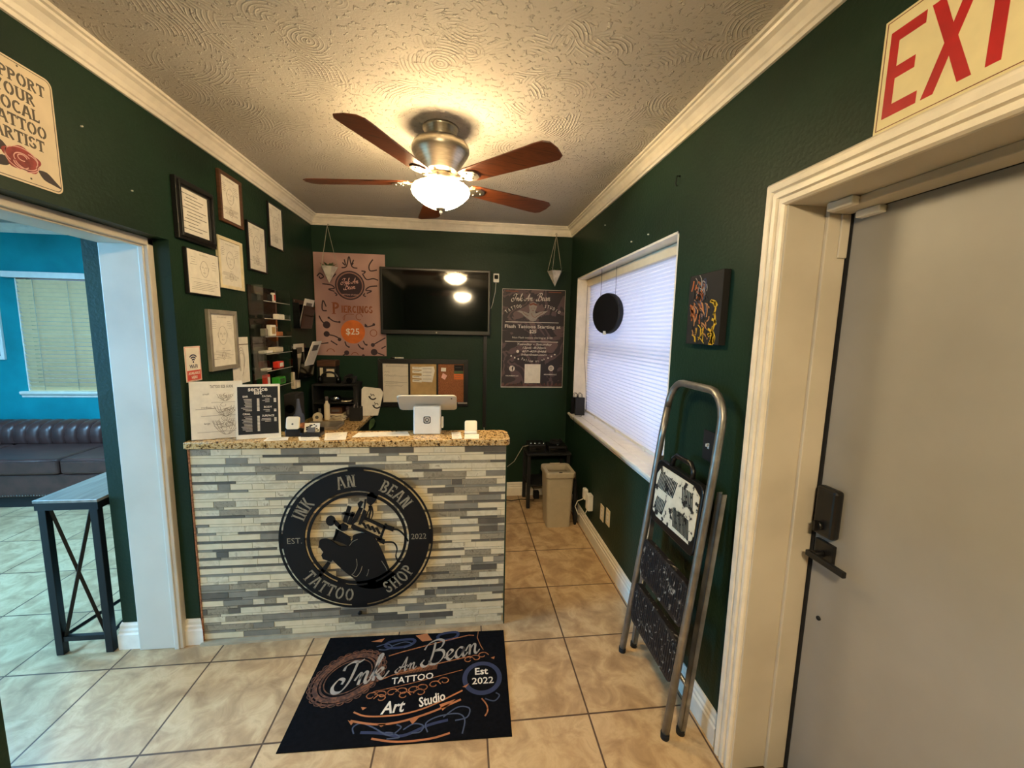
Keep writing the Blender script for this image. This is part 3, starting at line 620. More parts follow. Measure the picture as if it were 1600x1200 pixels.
# ------------------------------------------------------------------ round cut-metal sign
t_ = thing('round_metal_sign', 'large round black metal sign with gloved hand and tattoo machine on the tiled counter', 'sign', (1.117, CYF - .012, .16))
SC = (1.114, .543); R = .387; X = frame((SC[0], CYF - .012, SC[1]), (1, 0, 0), (0, 0, 1), (0, -1, 0))
holes = []
def onarc(s, rad, mid, size, inward, t=.15, g=.05, sx=.9, spc=1.0):
    out = []; W_ = sum(slab(c)[0] for c in s) * size * sx * spc; pos = -W_ / 2
    for c in s:
        a, ps = slab(c, g, t); wd = a * size * sx * spc; m = pos + wd / 2 - (a * (spc - 1)) * 0
        th = mid - m / rad * (1 if inward else -1); pos += wd
        for P in ps:
            Q = []
            for px, py in P:
                lx = (px - a / 2 + .01) * size * sx; ly = (py - .5) * size
                if inward: ux, uy = (math.sin(-(th - PI / 2)), math.cos(th - PI / 2)); er = (math.cos(th), math.sin(th)); et = (math.sin(th), -math.cos(th))
                else: er = (-math.cos(th), -math.sin(th)); et = (-math.sin(th), math.cos(th))
                cxx, cyy = rad * math.cos(th), rad * math.sin(th)
                Q.append((cxx + et[0] * lx + er[0] * ly, cyy + et[1] * lx + er[1] * ly))
            out.append(Q)
    return out
rad = R * .81
letters = onarc('INK', rad, math.radians(147), .066, True, spc=1.12) + onarc('AN', rad, math.radians(99), .066, True, spc=1.12) + onarc('BEAN', rad, math.radians(50), .066, True, spc=1.12) \
    + onarc('TATTOO', rad, math.radians(240), .066, False, spc=1.12) + onarc('SHOP', rad, math.radians(311), .066, False, spc=1.12)
vs, fs = cut_plate([arc(0, 0, R * .95, 0, 360, 120)[:-1], arc(0, 0, R * .675, 0, 360, 120)[:-1]], [], .006, X)
b = mbx(X); b.add(vs, fs)
def sector(b, r_in, r_out, a0, a1, n=12, z0=-.003, z1=.003):
    o = arc(0, 0, r_out, a0, a1, n); i = arc(0, 0, r_in, a0, a1, n)
    for k in range(n): b.prism([o[k], o[k + 1], i[k + 1], i[k]], z0, z1)
for q in range(4):
    sector(b, R * .976, R, q * 90, q * 90 + 90, 24)
for a in (0, 90, 180, 270): sector(b, R * .945, R * .98, a - 6, a + 6, 6)
sector(b, R * .612, R * .648, 0, 360, 90)
for a in (70, 285, 250): sector(b, R * .64, R * .68, a - 5, a + 5, 5)
b.build('ring_plate', M['plate'], t_, fixn=False)
# the cut-out letters show the pale wall tile behind; each is a shallow inlaid face
b = mbx(X)
for Q in letters: b.prism(Q, .003, .0034)
for s, x, w_ in (('EST.', -.310, .072), ('2022', .312, .078)): text(b, s, x, -.013, .044, .0034, width=w_)
b.build('letter_cutouts', TILES[4], t_)
def hz(P): return [((x - 638) / 593 * R, -(y - 590) / 545 * R) for x, y in P]
b = mbx(X)
def pg(P, z=.003): b.prism(hz(P), -.003, z)
glove = smooth([(345, 640), (350, 592), (395, 580), (440, 598), (500, 640), (560, 640), (600, 590), (610, 560), (690, 548), (760, 580), (810, 660), (850, 760), (885, 850), (925, 880), (900, 950), (760, 990), (640, 965), (610, 910), (540, 850), (480, 790), (430, 735), (380, 690), (345, 640)], 4)
pg(glove[:-1])
pg([(320, 895), (345, 825), (400, 760), (425, 772), (385, 830), (332, 893)]); pg([(358, 705), (375, 680), (445, 745), (430, 762), (368, 735)], .0035)
for k in range(6): pg([(455 + k * 3, 590 - k * 14), (460 + k * 3, 580 - k * 14), (590 - k * 2 + 5, 640 - k * 13), (588 - k * 2, 650 - k * 13)])
pg([(445, 590), (485, 515), (500, 520), (462, 600)])
P = [(438 + 36 * math.cos(a * PI / 9), 445 + 38 * math.sin(a * PI / 9)) for a in range(18)]; pg(P)
pg([(455, 440), (480, 445), (520, 490), (510, 515), (470, 480)]); pg([(495, 480), (530, 465), (570, 490), (560, 520), (520, 525), (490, 505)])
pg([(528, 450), (570, 335), (598, 345), (560, 465)]); pg([(560, 470), (600, 385), (625, 392), (585, 478)]); pg([(585, 478), (655, 350), (685, 360), (640, 450), (605, 480)]); pg([(520, 395), (545, 380), (620, 400), (610, 420)])
pg([(655, 455), (690, 365), (712, 385), (700, 430), (668, 482), (645, 480)]); pg([(645, 320), (668, 300), (690, 310), (660, 370)])
pg([(715, 310), (722, 250), (760, 235), (798, 275), (780, 310), (745, 340)]); pg([(745, 340), (752, 370), (735, 435), (722, 438), (735, 380), (728, 342)]); pg([(700, 290), (715, 290), (700, 360), (690, 360)])
pg([(690, 440), (712, 430), (860, 500), (850, 525)]); pg([(590, 500), (600, 475), (830, 595), (815, 612), (700, 545), (610, 520)])
for k in range(4): pg([(672 + k * 34, 470 + k * 14), (690 + k * 34, 468 + k * 14), (715 + k * 34, 510 + k * 16), (700 + k * 34, 512 + k * 16)])
pg([(850, 480), (868, 486), (826, 590), (808, 582)]); pg([(862, 492), (925, 512), (915, 545), (855, 520)]); pg([(790, 585), (850, 608), (842, 642), (785, 612)])
def cable(P, w_): b.ribbon(hz(smooth(P, 5)), w_, .006, -.003)
cable([(915, 528), (955, 535), (1000, 575), (1030, 625)], .007); cable([(845, 625), (915, 632), (942, 680), (932, 740), (955, 785), (990, 780)], .006)
cable([(700, 440), (745, 345), (760, 395), (748, 440)], .005)
b.build('hand_and_machine_plate', M['plate'], t_, fixn=True)
b = mbx(X)
for P in ([(625, 745), (628, 800), (605, 850), (585, 868)], [(590, 870), (620, 885), (652, 850), (668, 805)], [(718, 830), (712, 860), (700, 885)], [(820, 770), (850, 820), (862, 850)], [(575, 640), (600, 610), (640, 592)]):
    b.ribbon(hz(smooth(P, 4)), .0028, .0004, .003)
b.build('etched_lines', TILES[4], t_)

# ------------------------------------------------------------------ door mat
t_ = thing('door_mat', 'rectangular dark printed shop mat lying on the floor tiles before the counter', 'mat', (1.414, -1.083, 0))
P = [(.965, -.775), (1.882, -.800), (1.861, -1.388), (.950, -1.366)]
b = MB(); b.prism(P, 0.0005, .005); b.build('mat_base', M['mat'], t_, .001)
Z = .0052
Zf = frame((0, 0, Z), (1, 0, 0), (0, 1, 0), (0, 0, 1))
b = mbx(Zf)
for rx, ry, w_ in ((.115, .108, .009), (.100, .092, .005), (.155, .140, .008), (.135, .122, .02)):
    b.ribbon([(1.128 + rx * math.cos(a / 24 * PI) * 1.0, -1.032 + ry * math.sin(a / 24 * PI) + .25 * rx * math.cos(a / 24 * PI)) for a in range(49)], w_, .0003, 0 if w_ < .01 else -.00005)
for k in range(28):
    a = 2 * PI * k / 28; cx_ = 1.128 + .148 * math.cos(a); cy_ = -1.032 + .134 * math.sin(a) + .037 * math.cos(a)
    b.ribbon(smooth([(cx_ + .018 * math.cos(a + q), cy_ + .018 * math.sin(a + q)) for q in (-2, -1, 0, 1.2, 2.6)], 3), .004, .0003)
b.build('oval_ornament', M['darkbronze'], t_, fixn=False)
b = mbx(Zf)
b.ribbon([(1.293, -.927), (1.36, -.905), (1.55, -.855), (1.692, -.822), (1.72, -.826)], .006, .0003); b.ribbon([(1.744, -.798), (1.737, -.844), (1.752, -.90), (1.765, -.93)], .004, .0003)
b.ribbon([(1.20, -1.10), (1.33, -1.045), (1.5, -1.005), (1.70, -.965)], .005, .0003); b.ribbon([(1.26, -1.128), (1.42, -1.10), (1.66, -1.045)], .003, .0003)
for x0, y0, s in ((1.256, -1.150, 1), (1.30, -1.146, -1), (1.345, -1.14, 1), (1.39, -1.138, -1), (1.437, -1.135, 1), (1.48, -1.128, -1), (1.53, -1.115, 1), (1.575, -1.10, -1), (1.69, -.988, 1), (1.725, -.98, -1), (1.76, -.965, 1), (1.30, -1.165, -1), (1.40, -1.16, 1), (1.47, -1.152, -1)):
    b.ribbon(smooth([(x0 + s * .03 * math.cos(q) * (1 - q / 9), y0 + .022 * math.sin(q) * (1 - q / 9)) for q in (0, 1, 2, 3, 4, 5, 6)], 3), .0045, .0003)
for k in range(36): x0 = 1.352 + k * .0052; b.ribbon([(x0, -1.048 + (x0 - 1.352) * .1), (x0 + .004, -1.018 + (x0 - 1.352) * .12)], .002, .0003)
b.ribbon(smooth([(1.745, -1.208), (1.765, -1.24), (1.768, -1.27), (1.755, -1.293)], 4), .006, .0003)
b.build('bronze_scrollwork', M['bronze'], t_, fixn=False)
b = mbx(Zf)
b.ribbon(smooth([(1.200, -1.221), (1.252, -1.244), (1.332, -1.252), (1.417, -1.249), (1.515, -1.225), (1.660, -1.159)], 4), .007, .0004)
b.ribbon(smooth([(1.197, -1.260), (1.293, -1.284), (1.390, -1.286), (1.518, -1.256), (1.653, -1.204)], 4), .009, .0004)
b.ribbon(smooth([(1.300, -1.345), (1.404, -1.368), (1.529, -1.368), (1.61, -1.352)], 4), .008, .0004)
for P in ([(1.185, -.822), (1.25, -.805), (1.24, -.83)], [(1.41, -.80), (1.47, -.79), (1.50, -.84), (1.45, -.845)], [(1.56, -1.22), (1.63, -1.20), (1.575, -1.25)], [(1.185, -1.255), (1.21, -1.27), (1.205, -1.28)], [(1.31, -1.285), (1.35, -1.287), (1.33, -1.30)], [(1.44, -1.28), (1.48, -1.27), (1.455, -1.30)],
          [(1.66, -1.14), (1.69, -1.125), (1.675, -1.145)], [(1.225, -1.20), (1.25, -1.205), (1.235, -1.215)], [(1.80, -.985), (1.82, -.978), (1.815, -.995)]):
    b.prism(P, 0, .0004)
b.build('orange_banner_lines', M['peach'], t_)
b = mbx(Zf)
b.ribbon(arc(1.752, -1.098, .082, 0, 360, 40), .022, .0003)
for rx, cx_, cy_ in ((.075, 1.335, -.853), (.055, 1.58, -.822)): b.ribbon(smooth([(cx_ - rx, cy_ + .0), (cx_ - rx * .6, cy_ + .022), (cx_ + rx * .7, cy_ + .03), (cx_ + rx, cy_ + .01), (cx_ + rx * .5, cy_ - .018), (cx_ - rx * .6, cy_ - .022), (cx_ - rx, cy_)], 4), .016, .0002)
b.ribbon(smooth([(1.25, -1.315), (1.33, -1.325), (1.42, -1.345), (1.52, -1.31), (1.60, -1.295)], 6), .012, .0002)
b.build('navy_ornament', M['navy'], t_, fixn=False)
b = mbx(Zf)
for P in ([(1.225, -1.318), (1.215, -1.29), (1.245, -1.275), (1.30, -1.30), (1.367, -1.338), (1.41, -1.31), (1.39, -1.295)], [(1.42, -1.32), (1.46, -1.298), (1.50, -1.31), (1.49, -1.335), (1.455, -1.338)], [(1.52, -1.34), (1.51, -1.30), (1.56, -1.275), (1.64, -1.27), (1.67, -1.30), (1.66, -1.36)], [(1.58, -1.28), (1.64, -1.24), (1.69, -1.25), (1.68, -1.29), (1.63, -1.30)],
          [(1.22, -.86), (1.27, -.845), (1.30, -.87), (1.27, -.885), (1.235, -.88)], [(1.30, -.86), (1.36, -.84), (1.40, -.86), (1.36, -.88)], [(1.76, -1.21), (1.80, -1.225), (1.825, -1.20), (1.81, -1.185)], [(1.35, -1.325), (1.38, -1.33), (1.41, -1.35), (1.36, -1.352)]):
    b.ribbon(smooth(P, 5), .0055, .0003)
b.build('blue_grey_scrolls', M['slate'], t_, fixn=False)
b = mbx(Zf)
script(b, 'Ink', 1.095, -1.110, .145, .015, .27, adv=1.0, h=.0008); script(b, 'An', 1.345, -1.034, .082, .008, .22, h=.0008); script(b, 'Bean', 1.475, -1.004, .140, .013, .22, adv=1.02, h=.0008)
b.build('script_lettering', M['silver'], t_, fixn=False)
b = mbx(Zf)
text(b, 'TATTOO', 1.43, -1.089, .050, .0006, bold=.012, ang=.08, width=.19)
text(b, 'Art', 1.362, -1.240, .082, .0008, bold=.02, shear=.2, ang=.05, sx=.8); text(b, 'Studio', 1.530, -1.212, .066, .0008, bold=.02, shear=.1, ang=.22, width=.115)
text(b, 'Est', 1.748, -1.080, .054, .0008, bold=.02, ang=-.01, width=.062); text(b, '2022', 1.754, -1.132, .050, .0008, bold=.01, ang=-.01, width=.10)
b.build('pale_lettering', M['paleink'], t_)

# ------------------------------------------------------------------ things on the reception counter
# card-payment stand with tablet
t_ = thing('tablet_stand', 'white tablet register stand with its back to the door on the granite countertop', 'payment terminal', (1.463, -.60, CT))
vs = [(-.072, 0, 0), (.072, 0, 0), (.072, .088, 0), (-.072, .088, 0), (-.072, .012, .150), (.072, .012, .150), (.072, .050, .150), (-.072, .050, .150)]
b = MB(); b.X = Matrix.Translation((1.463, -.655, CT + .0005)); b.add(vs, [(0, 3, 2, 1), (4, 5, 6, 7), (0, 1, 5, 4), (1, 2, 6, 5), (2, 3, 7, 6), (3, 0, 4, 7)]); b.build('stand_body', M['white'], t_, .006, 3)
Xs = frame((1.463, -.655, CT + .0005), (1, 0, 0), (0, .0797, .9968), (0, -.9968, .0797))
b = mbx(Xs)
def rrect(cx_, cy_, w_, h_, r, n=5):
    P = []
    for qx, qy, a in ((1, 1, 0), (-1, 1, 90), (-1, -1, 180), (1, -1, 270)): P += arc(cx_ + qx * (w_ / 2 - r), cy_ + qy * (h_ / 2 - r), r, a, a + 90, n)
    return P
def ringpoly(b, outer, inner, z0, z1):
    n = len(outer)
    for k in range(n): b.prism([outer[k], outer[(k + 1) % n], inner[(k + 1) % n], inner[k]], z0, z1)
ringpoly(b, rrect(0, .078, .038, .038, .008), rrect(0, .078, .027, .027, .004), 0, .0008)
ringpoly(b, rrect(0, .078, .019, .019, .004), rrect(0, .078, .009, .009, .001), 0, .0007)
b.build('square_logo', M['darkink'], t_)
Xt = frame((1.463, -.606, CT + .160), (1, 0, 0), (0, -.76, .65), (0, -.65, -.76))
b = mbx(Xt); b.prism(rrect(0, .0, .315, .150, .022), -.012, .0); b.build('tablet_shell', M['shell'], t_, .006, 3)
b = mbx(Xt); b.prism(rrect(0, .0, .300, .135, .014), -.0155, -.0122); b.build('tablet_screen', M['screen'], t_)
b = mbx(Xt); b.prism(arc(.130, .052, .0045, 0, 360, 12)[:-1], .0, .001); b.build('camera_lens', M['darkink'], t_)
b = MB(); b.box((1.537, -.625, CT + .028), (1.548, -.585, CT + .085)); b.build('card_slot', M['white'], t_, .003)
# small square contactless reader
t_ = thing('contactless_card_reader', 'small white square card reader on a dock near the rounded end of the countertop', 'card reader', (1.700, -.62, CT))
b = MB(); b.X = Matrix.Translation((1.698, -.655, CT + .0005)); b.box((-.034, 0, 0), (.034, .05, .012)); b.build('dock', M['white'], t_, .004)
Xr = frame((1.698, -.648, CT + .013), (1, 0, 0), (0, .35, .937), (0, -.937, .35)); b = mbx(Xr); b.prism(rrect(0, .030, .068, .062, .012), -.012, 0); b.build('reader_body', M['cream'], t_, .003)
# loose papers
def sheet(P, label, name='paper_sheet', m='paper', z=0.0004, lines=0, ink='ink', group=None, cat='paper'):
    b = MB(); b.prism(P, CT + z, CT + z + .0012); b.mi = 1
    a, bb, c, d = [Vector(q) for q in P]
    for k in range(lines):
        f = (k + 1) / (lines + 1); p = a.lerp(d, f).lerp(bb.lerp(c, f), .1); q = a.lerp(d, f).lerp(bb.lerp(c, f), .62 + .25 * ((k * 7) % 3) / 3)
        dd = (d - a).normalized() * .0022; b.prism([tuple(p), tuple(q), tuple(q + dd), tuple(p + dd)], CT + z + .0012, CT + z + .0015)
    return tag(b.build(name, [M[m], M[ink]]), label, cat, group)
sheet([(.683, -.757), (.791, -.745), (.772, -.685), (.672, -.683)], 'small plain paper card lying in front of the black service list', lines=3)
sheet([(.850, -.757), (.947, -.752), (.908, -.668), (.819, -.687)], 'white paper slip lying before the black card tray', lines=4)
sheet([(.968, -.757), (1.068, -.747), (1.034, -.590), (.926, -.612)], 'white price sheet lying just right of the black card tray', lines=5)
sheet([(1.086, -.700), (1.376, -.680), (1.352, -.590), (1.095, -.606)], 'long crumpled paper strip lying left of the tablet register', lines=5)
sheet([(1.600, -.752), (1.651, -.752), (1.641, -.610), (1.592, -.615)], 'narrow picture flyer lying between the tablet register and the small card reader', 'flyer', lines=6, ink='rust', cat='flyer')
sheet([(1.662, -.757), (1.738, -.757), (1.742, -.66), (1.664, -.66)], 'blank white card lying in front of the small square reader', lines=0)

# two easel signs leaning on the counter
def easel(name, label, P0, P1, h, tilt, back_m, draw, cat='sign', th=.004, behind=None):
    p0 = Vector((P0[0], P0[1], CT + .001)); p1 = Vector((P1[0], P1[1], CT + .001)); u = (p1 - p0).normalized(); n = u.cross(Vector((0, 0, 1))).normalized()
    v = (Vector((0, 0, 1)) * math.cos(tilt) - n * math.sin(tilt)).normalized(); nn = u.cross(v)
    W_ = (p1 - p0).length; t = thing(name, label, cat, tuple((p0 + p1) / 2)); X = frame(p0, u, v, nn)
    b = mbx(X); b.box((0, 0, -th), (W_, h, 0)); b.build('panel', M[back_m], t, .001)
    b = mbx(X); b.box((W_ * .2, .0, -th - .002), (W_ * .8, .004, -th)); b.box((W_ * .35, .0, -.045), (W_ * .65, .003, -th)); b.build('stand_foot', M['acrylic'], t)
    draw(X, W_, h, t); return t
def scribble(b, cx_, cy_, rx, ry, n=10, w_=.0016, seed=1):
    r = random.Random(seed)
    for k in range(n):
        a = r.random() * 6.3; q = r.random() * .8; x = cx_ + rx * q * math.cos(a); y = cy_ + ry * q * math.sin(a)
        b.ribbon(smooth([(x + rx * .35 * math.cos(a + j * 1.3) * (1 - j * .15), y + ry * .35 * math.sin(a + j * 1.3) * (1 - j * .15)) for j in range(5)], 3), w_, .0003, .0002)
def draw_size(X, W_, h, t):
    b = mbx(X); text(b, 'TATTOO SIZE GUIDE', W_ * .60, h * .885, .019, .0004, bold=.02, width=.095)
    for y, w_, s in ((.73, .13, 3), (.50, .18, 5), (.22, .20, 8)):
        b.ribbon([(W_ * .92 - w_ * .55 * 1.6, y * h - .028), (W_ * .92, y * h - .028), (W_ * .93, y * h + .048)], .0012, .0002, .0002)
        text(b, 'small medium large'.split()[(3, 5, 8).index(s)], W_ * .30, y * h + .01, .013, .0004)
    b.ribbon([(W_ * .1, h * .52), (W_ * .48, h * .53)], .002, .0002); b.build('lettering', M['ink'], t)
    b = mbx(X)
    for y, rx, ry, s in ((.73, .034, .022, 3), (.50, .048, .034, 5), (.22, .058, .046, 8)):
        cx_ = W_ * .66
        for k in range(3): b.ribbon(smooth([(cx_ + sx_ * rx * (1 - k * .25), y * h + ry * q) for sx_, q in ((-1, .6), (-.75, -.2), (-.3, -.85), (0, -.95), (.3, -.85), (.75, -.2), (1, .6))], 3), .0016, .0003)
        scribble(b, cx_, y * h, rx, ry, 9 + s, .0014, s)
    b.build('drawing', M['softink'], t, fixn=False)
easel('tattoo_size_guide_sign', 'white upright sign with three grey tattoo sketches, leaning at the wall end of the countertop', (.345, -.735), (.552, -.665), .285, .10, 'paper', draw_size)
def draw_list(X, W_, h, t):
    b = mbx(X); b.box((.009, .022, .0), (W_ - .009, h - .012, .0006)); b.build('black_print', M['matblack'], t)
    b = mbx(X); z = .0008
    text(b, 'service', W_ / 2, h * .875, .030, z, bold=.03); text(b, 'list', W_ / 2, h * .815, .030, z, bold=.03)
    for s, x, y in (('FACIAL', .70, .76), ('EAR', .22, .76), ('BODY', .72, .56), ('ORAL', .24, .44), ('SURFACE', .72, .40)): text(b, s, x * W_, y * h, .013, z, bold=.02)
    r = random.Random(5)
    for x0, x1, y0, y1, xp in ((.12, .36, .72, .49, .50), (.12, .36, .40, .13, .50), (.58, .76, .72, .65, .88), (.60, .76, .52, .48, .88), (.56, .78, .36, .29, .88)):
        y = y0
        while y > y1:
            xs = x0 + r.random() * .1; b.box((xs * W_, y * h, .0006), (x1 * W_, y * h + .0022, z)); b.box(((xp - .025) * W_, y * h - .001, .0006), ((xp + .03) * W_, y * h + .0042, z)); y -= .026
    b.build('lettering', M['paleink'], t)
easel('service_list_sign', 'black service price list in a white-edged stand, beside the white sketch sign', (.545, -.728), (.735, -.685), .272, .12, 'paper', draw_list)
# second white reader on a black charging dock + card tray
t_ = thing('card_reader_dock', 'white square card reader standing on a small black dock next to the black price list', 'card reader', (.79, -.66, CT))
b = MB(); b.box((.752, -.680, CT + .0005), (.826, -.625, CT + .036)); b.build('dock', M['black'], t_, .004)
Xr = frame((.789, -.683, CT + .037), (1, 0, 0), (0, .25, .968), (0, -.968, .25)); b = mbx(Xr); b.prism(rrect(0, .036, .066, .066, .012), -.012, 0); b.build('reader_body', M['cream'], t_, .003)
b = mbx(Xr); b.prism(arc(0, .030, .005, 0, 360, 12)[:-1], 0, .0006); b.build('reader_mark', M['ink'], t_)
t_ = thing('business_card_holder', 'black tray holding patterned business cards, right of the docked white reader', 'card holder', (.87, -.655, CT))
b = MB(); b.box((.830, -.690, CT + .0005), (.928, -.625, CT + .022)); b.box((.830, -.632, CT + .022), (.928, -.625, CT + .04)); b.build('tray', M['black'], t_, .003)
b = MB(); b.X = frame((.880, -.664, CT + .0225), (1, 0, 0), (0, .3, .954), (0, -.954, .3)); b.box((-.040, 0, -.006), (.034, .045, 0)); b.mi = 1
for k in range(22): q = (random.uniform(-.035, .026), random.uniform(.004, .036)); b.box((q[0], q[1], 0), (q[0] + .008, q[1] + .006, .0005))
b.build('card_stack', [M['paper'], M['matblack']], t_)
b = MB(); b.X = frame((.880, -.674, CT + .0225), (1, 0, 0), (0, .3, .954), (0, -.954, .3)); b.box((-.022, 0, -.004), (.016, .024, 0)); b.build('front_clip', M['ink'], t_)

# ------------------------------------------------------------------ back desk and clutter
DX1, DTZ = .822, .85
b = MB(); P = [(XL + .003, -.55), (DX1, -.55), (DX1, YB - .003), (XL + .003, YB - .003)]; b.prism(P, DTZ - .03, DTZ); tag(b.build('desk_worktop', M['granite'], bevel=.004), 'dim speckled granite work surface along the left wall behind the reception counter', 'worktop')
t_ = thing('desk_cabinet', 'dark cabinet under the granite work surface behind the counter', 'cabinet', (.55, .3, 0))
b = MB(); b.box((XL + .018, -.54, .0), (DX1 - .04, YB - .02, DTZ - .0305)); b.build('cabinet_body', M['matblack'], t_)
for k in range(3):
    b = MB(); b.box((DX1 - .04, -.39 + k * .475, .09), (DX1 - .022, .065 + k * .475, DTZ - .05)); d_ = b.build('cabinet_door', M['black'], t_, .003)
    b = MB(); b.cyl((DX1 - .022, -.34 + k * .475, .5), (DX1 - .004, -.34 + k * .475, .5), .008); b.build('knob', M['nickel'], d_)
D = DTZ + .0005
t_ = thing('closed_laptop', 'flat silver laptop lying closed on the granite desk behind the card tray', 'laptop', (.56, .46, D))
b = MB(); b.box((.43, .36, D), (.69, .56, D + .014)); b.build('laptop_base', M['laptop'], t_, .004); b = MB(); b.box((.43, .36, D + .0145), (.69, .56, D + .026)); b.build('laptop_lid', M['laptop'], t_, .004)
b = MB(); rr = random.Random(4)
P = [Vector((.61 + .075 * math.cos(k * 1.1) * rr.uniform(.4, 1.1), .665 + .06 * math.sin(k * 1.1) * rr.uniform(.4, 1.1), D + .006 + .0016 * k)) for k in range(26)]
S = []
for i in range(len(P) - 1):
    for q in range(4): S.append(tuple(P[i].lerp(P[i + 1], q / 4)))
b.tube(S, .0032, 6); tag(b.build('coiled_cable', M['cream']), 'tangled pale charging cable heaped on the desk behind the laptop', 'cable')
t_ = thing('tape_dispenser', 'small rounded cream tape dispenser at the left end of the desk', 'tape dispenser', (.45, .655, D))
b = MB(); b.X = Matrix.Translation((.45, .655, D)); b.prism([(-.032, -.02), (.032, -.02), (.032, .02), (-.032, .02)], 0, .02)
b.tube([(0, -.018, .042), (0, .018, .042)], .036, 20); b.build('dispenser_body', M['cream'], t_, .003)
b = MB(); b.tube([(.45, .634, D + .042), (.45, .676, D + .042)], .014, 16); b.build('tape_roll', M['ink'], t_)
t_ = thing('spray_bottle', 'slim tall off-white bottle standing behind the tape dispenser', 'bottle', (.50, .735, D))
b = MB(); b.lathe([(0, 0), (.022, 0), (.023, .01), (.023, .13), (.012, .15), (.010, .165), (0, .165)], (.50, .735, D), 20); b.build('bottle_body', M['cream'], t_); b = MB(); b.cyl((.50, .735, D + .166), (.50, .735, D + .20), .012); b.build('cap', M['ink'], t_)
# black shelf riser with its load
t_ = thing('desk_shelf_riser', 'black open desk shelf stacked with gear in the back left corner', 'shelf', (.55, .82, D))
b = MB(); b.box((.37, .77, D + .285), (.73, 1.03, D + .30)); b.build('top_shelf', M['matblack'], t_, .003)
b = MB(); b.box((.382, .77, D + .13), (.71, 1.03, D + .14)); b.build('middle_shelf', M['matblack'], t_)
for x in (.37, .710): b = MB(); b.box((x, .77, D), (x + .012, 1.03, D + .285)); b.build('side_panel', M['matblack'], t_)
S0 = D + .0005
for (x0, x1, y0, z0, h, m, lab) in ((.50, .62, .66, .0, .035, 'cream', 'pale flat box on the bottom of the black desk shelf'), (.505, .60, .68, .0355, .055, 'wood', 'brown box resting on the pale flat box inside the black desk shelf'),
                                    (.40, .45, .67, .0, .12, 'darkglass', 'dark upright case at the left inside the black desk shelf'), (.635, .68, .68, .0, .10, 'camo', 'mottled brown box at the right inside the black desk shelf')):
    b = MB(); y0 += .13; b.box((x0, y0, S0 + z0), (x1, y0 + .12, S0 + z0 + h)); b.mi = 1; b.box((x0 + .008, y0 - .001, S0 + z0 + h * .3), (x1 - .02, y0, S0 + z0 + h * .7)); tag(b.build('storage_box', [M[m], M['ink']], bevel=.003), lab, 'box')
b = MB(); b.lathe([(0, 0), (.035, 0), (.045, .02), (.045, .04), (.030, .05), (0, .05)], (.54, .85, S0 + .1405), 20); tag(b.build('steel_bowl', M['chrome']), 'little shiny steel bowl on the middle tier of the black desk shelf', 'bowl')
b = MB(); b.tube([(.61, .79, S0 + .148), (.64, .785, S0 + .150), (.67, .80, S0 + .149), (.68, .86, S0 + .148)], .006, 8); b.tube([(.61, .79, S0 + .148), (.60, .84, S0 + .149)], .006, 8); tag(b.build('hand_tool', M['cream']), 'pale two-armed hand tool beside the steel bowl on the middle tier', 'tool')
S1 = D + .3005
t_ = thing('compact_camera', 'black camera lying on top of the desk shelf toward the pin board', 'camera', (.68, .78, S1))
b = MB(); b.box((.61, .84, S1), (.715, .90, S1 + .06)); b.box((.64, .845, S1 + .06), (.68, .895, S1 + .078)); b.build('camera_body', M['matblack'], t_, .006); b = MB(); b.cyl((.67, .839, S1 + .03), (.67, .80, S1 + .03), .024, n=24); b.build('lens', M['darkglass'], t_)
b = MB(); b.cyl((.625, .87, S1 + .060), (.625, .87, S1 + .068), .008); b.build('dial', M['chrome'], t_)
t_ = thing('headphones', 'black rounded headphones resting on the left of the desk shelf top', 'headphones', (.50, .76, S1))
b = MB(); b.tube([(.50 + .075 * math.cos(a), .83, S1 + .03 + .07 * math.sin(a)) for a in [PI * k / 14 for k in range(15)]], .008, 8); b.build('headband', M['black'], t_)
for x in (.425, .575): b = MB(); b.cyl((x - .014, .83, S1 + .032), (x + .014, .83, S1 + .032), .030, n=22); b.build('ear_cup', M['darkglass'], t_)
t_ = thing('label_printer', 'dark brown receipt printer with a beige label, raised behind the headphones', 'printer', (.46, .92, S1))
b = MB(); b.box((.38, .90, S1), (.53, 1.015, S1 + .14)); b.build('printer_body', M['matblack'], t_, .006); b = MB(); b.box((.375, .89, S1 + .1405), (.535, 1.02, S1 + .195)); b.build('printer_lid', M['wood'], t_, .008)
b = MB(); b.box((.455, .896, S1 + .05), (.52, .8995, S1 + .12)); b.box((.40, .896, S1 + .06), (.425, .8995, S1 + .13)); b.build('label', M['cream'], t_)
# white folder with two black motifs, black bin, leaf
t_ = thing('folder_pack', 'white printed folder with two black birds motifs leaning at the back of the desk', 'folder', (.79, .80, D)); t_['label'] = 'white folder with two small black motifs leaning upright at the far end of the desk'
Xf = frame((.72, .70, D), (.985, -.0, .17), (-.17, .0, .985), (0, -1, 0)); Xf = frame((.745, .88, D + .002), (.97, .1, .0), (-.0, .12, .99), (0, -.99, .12))
b = mbx(Xf); b.add([(0, .0, 0), (.145, 0, 0), (.190, .205, 0), (.165, .245, 0), (.02, .262, 0), (0, .24, 0)] + [(0, .0, -.02), (.145, 0, -.02), (.190, .205, -.02), (.165, .245, -.02), (.02, .262, -.02), (0, .24, -.02)], [(0, 1, 2, 3, 4, 5), (11, 10, 9, 8, 7, 6)] + [(i, 6 + i, 6 + (i + 1) % 6, (i + 1) % 6) for i in range(6)]); b.build('folder_body', M['paper'], t_)
b = mbx(Xf)
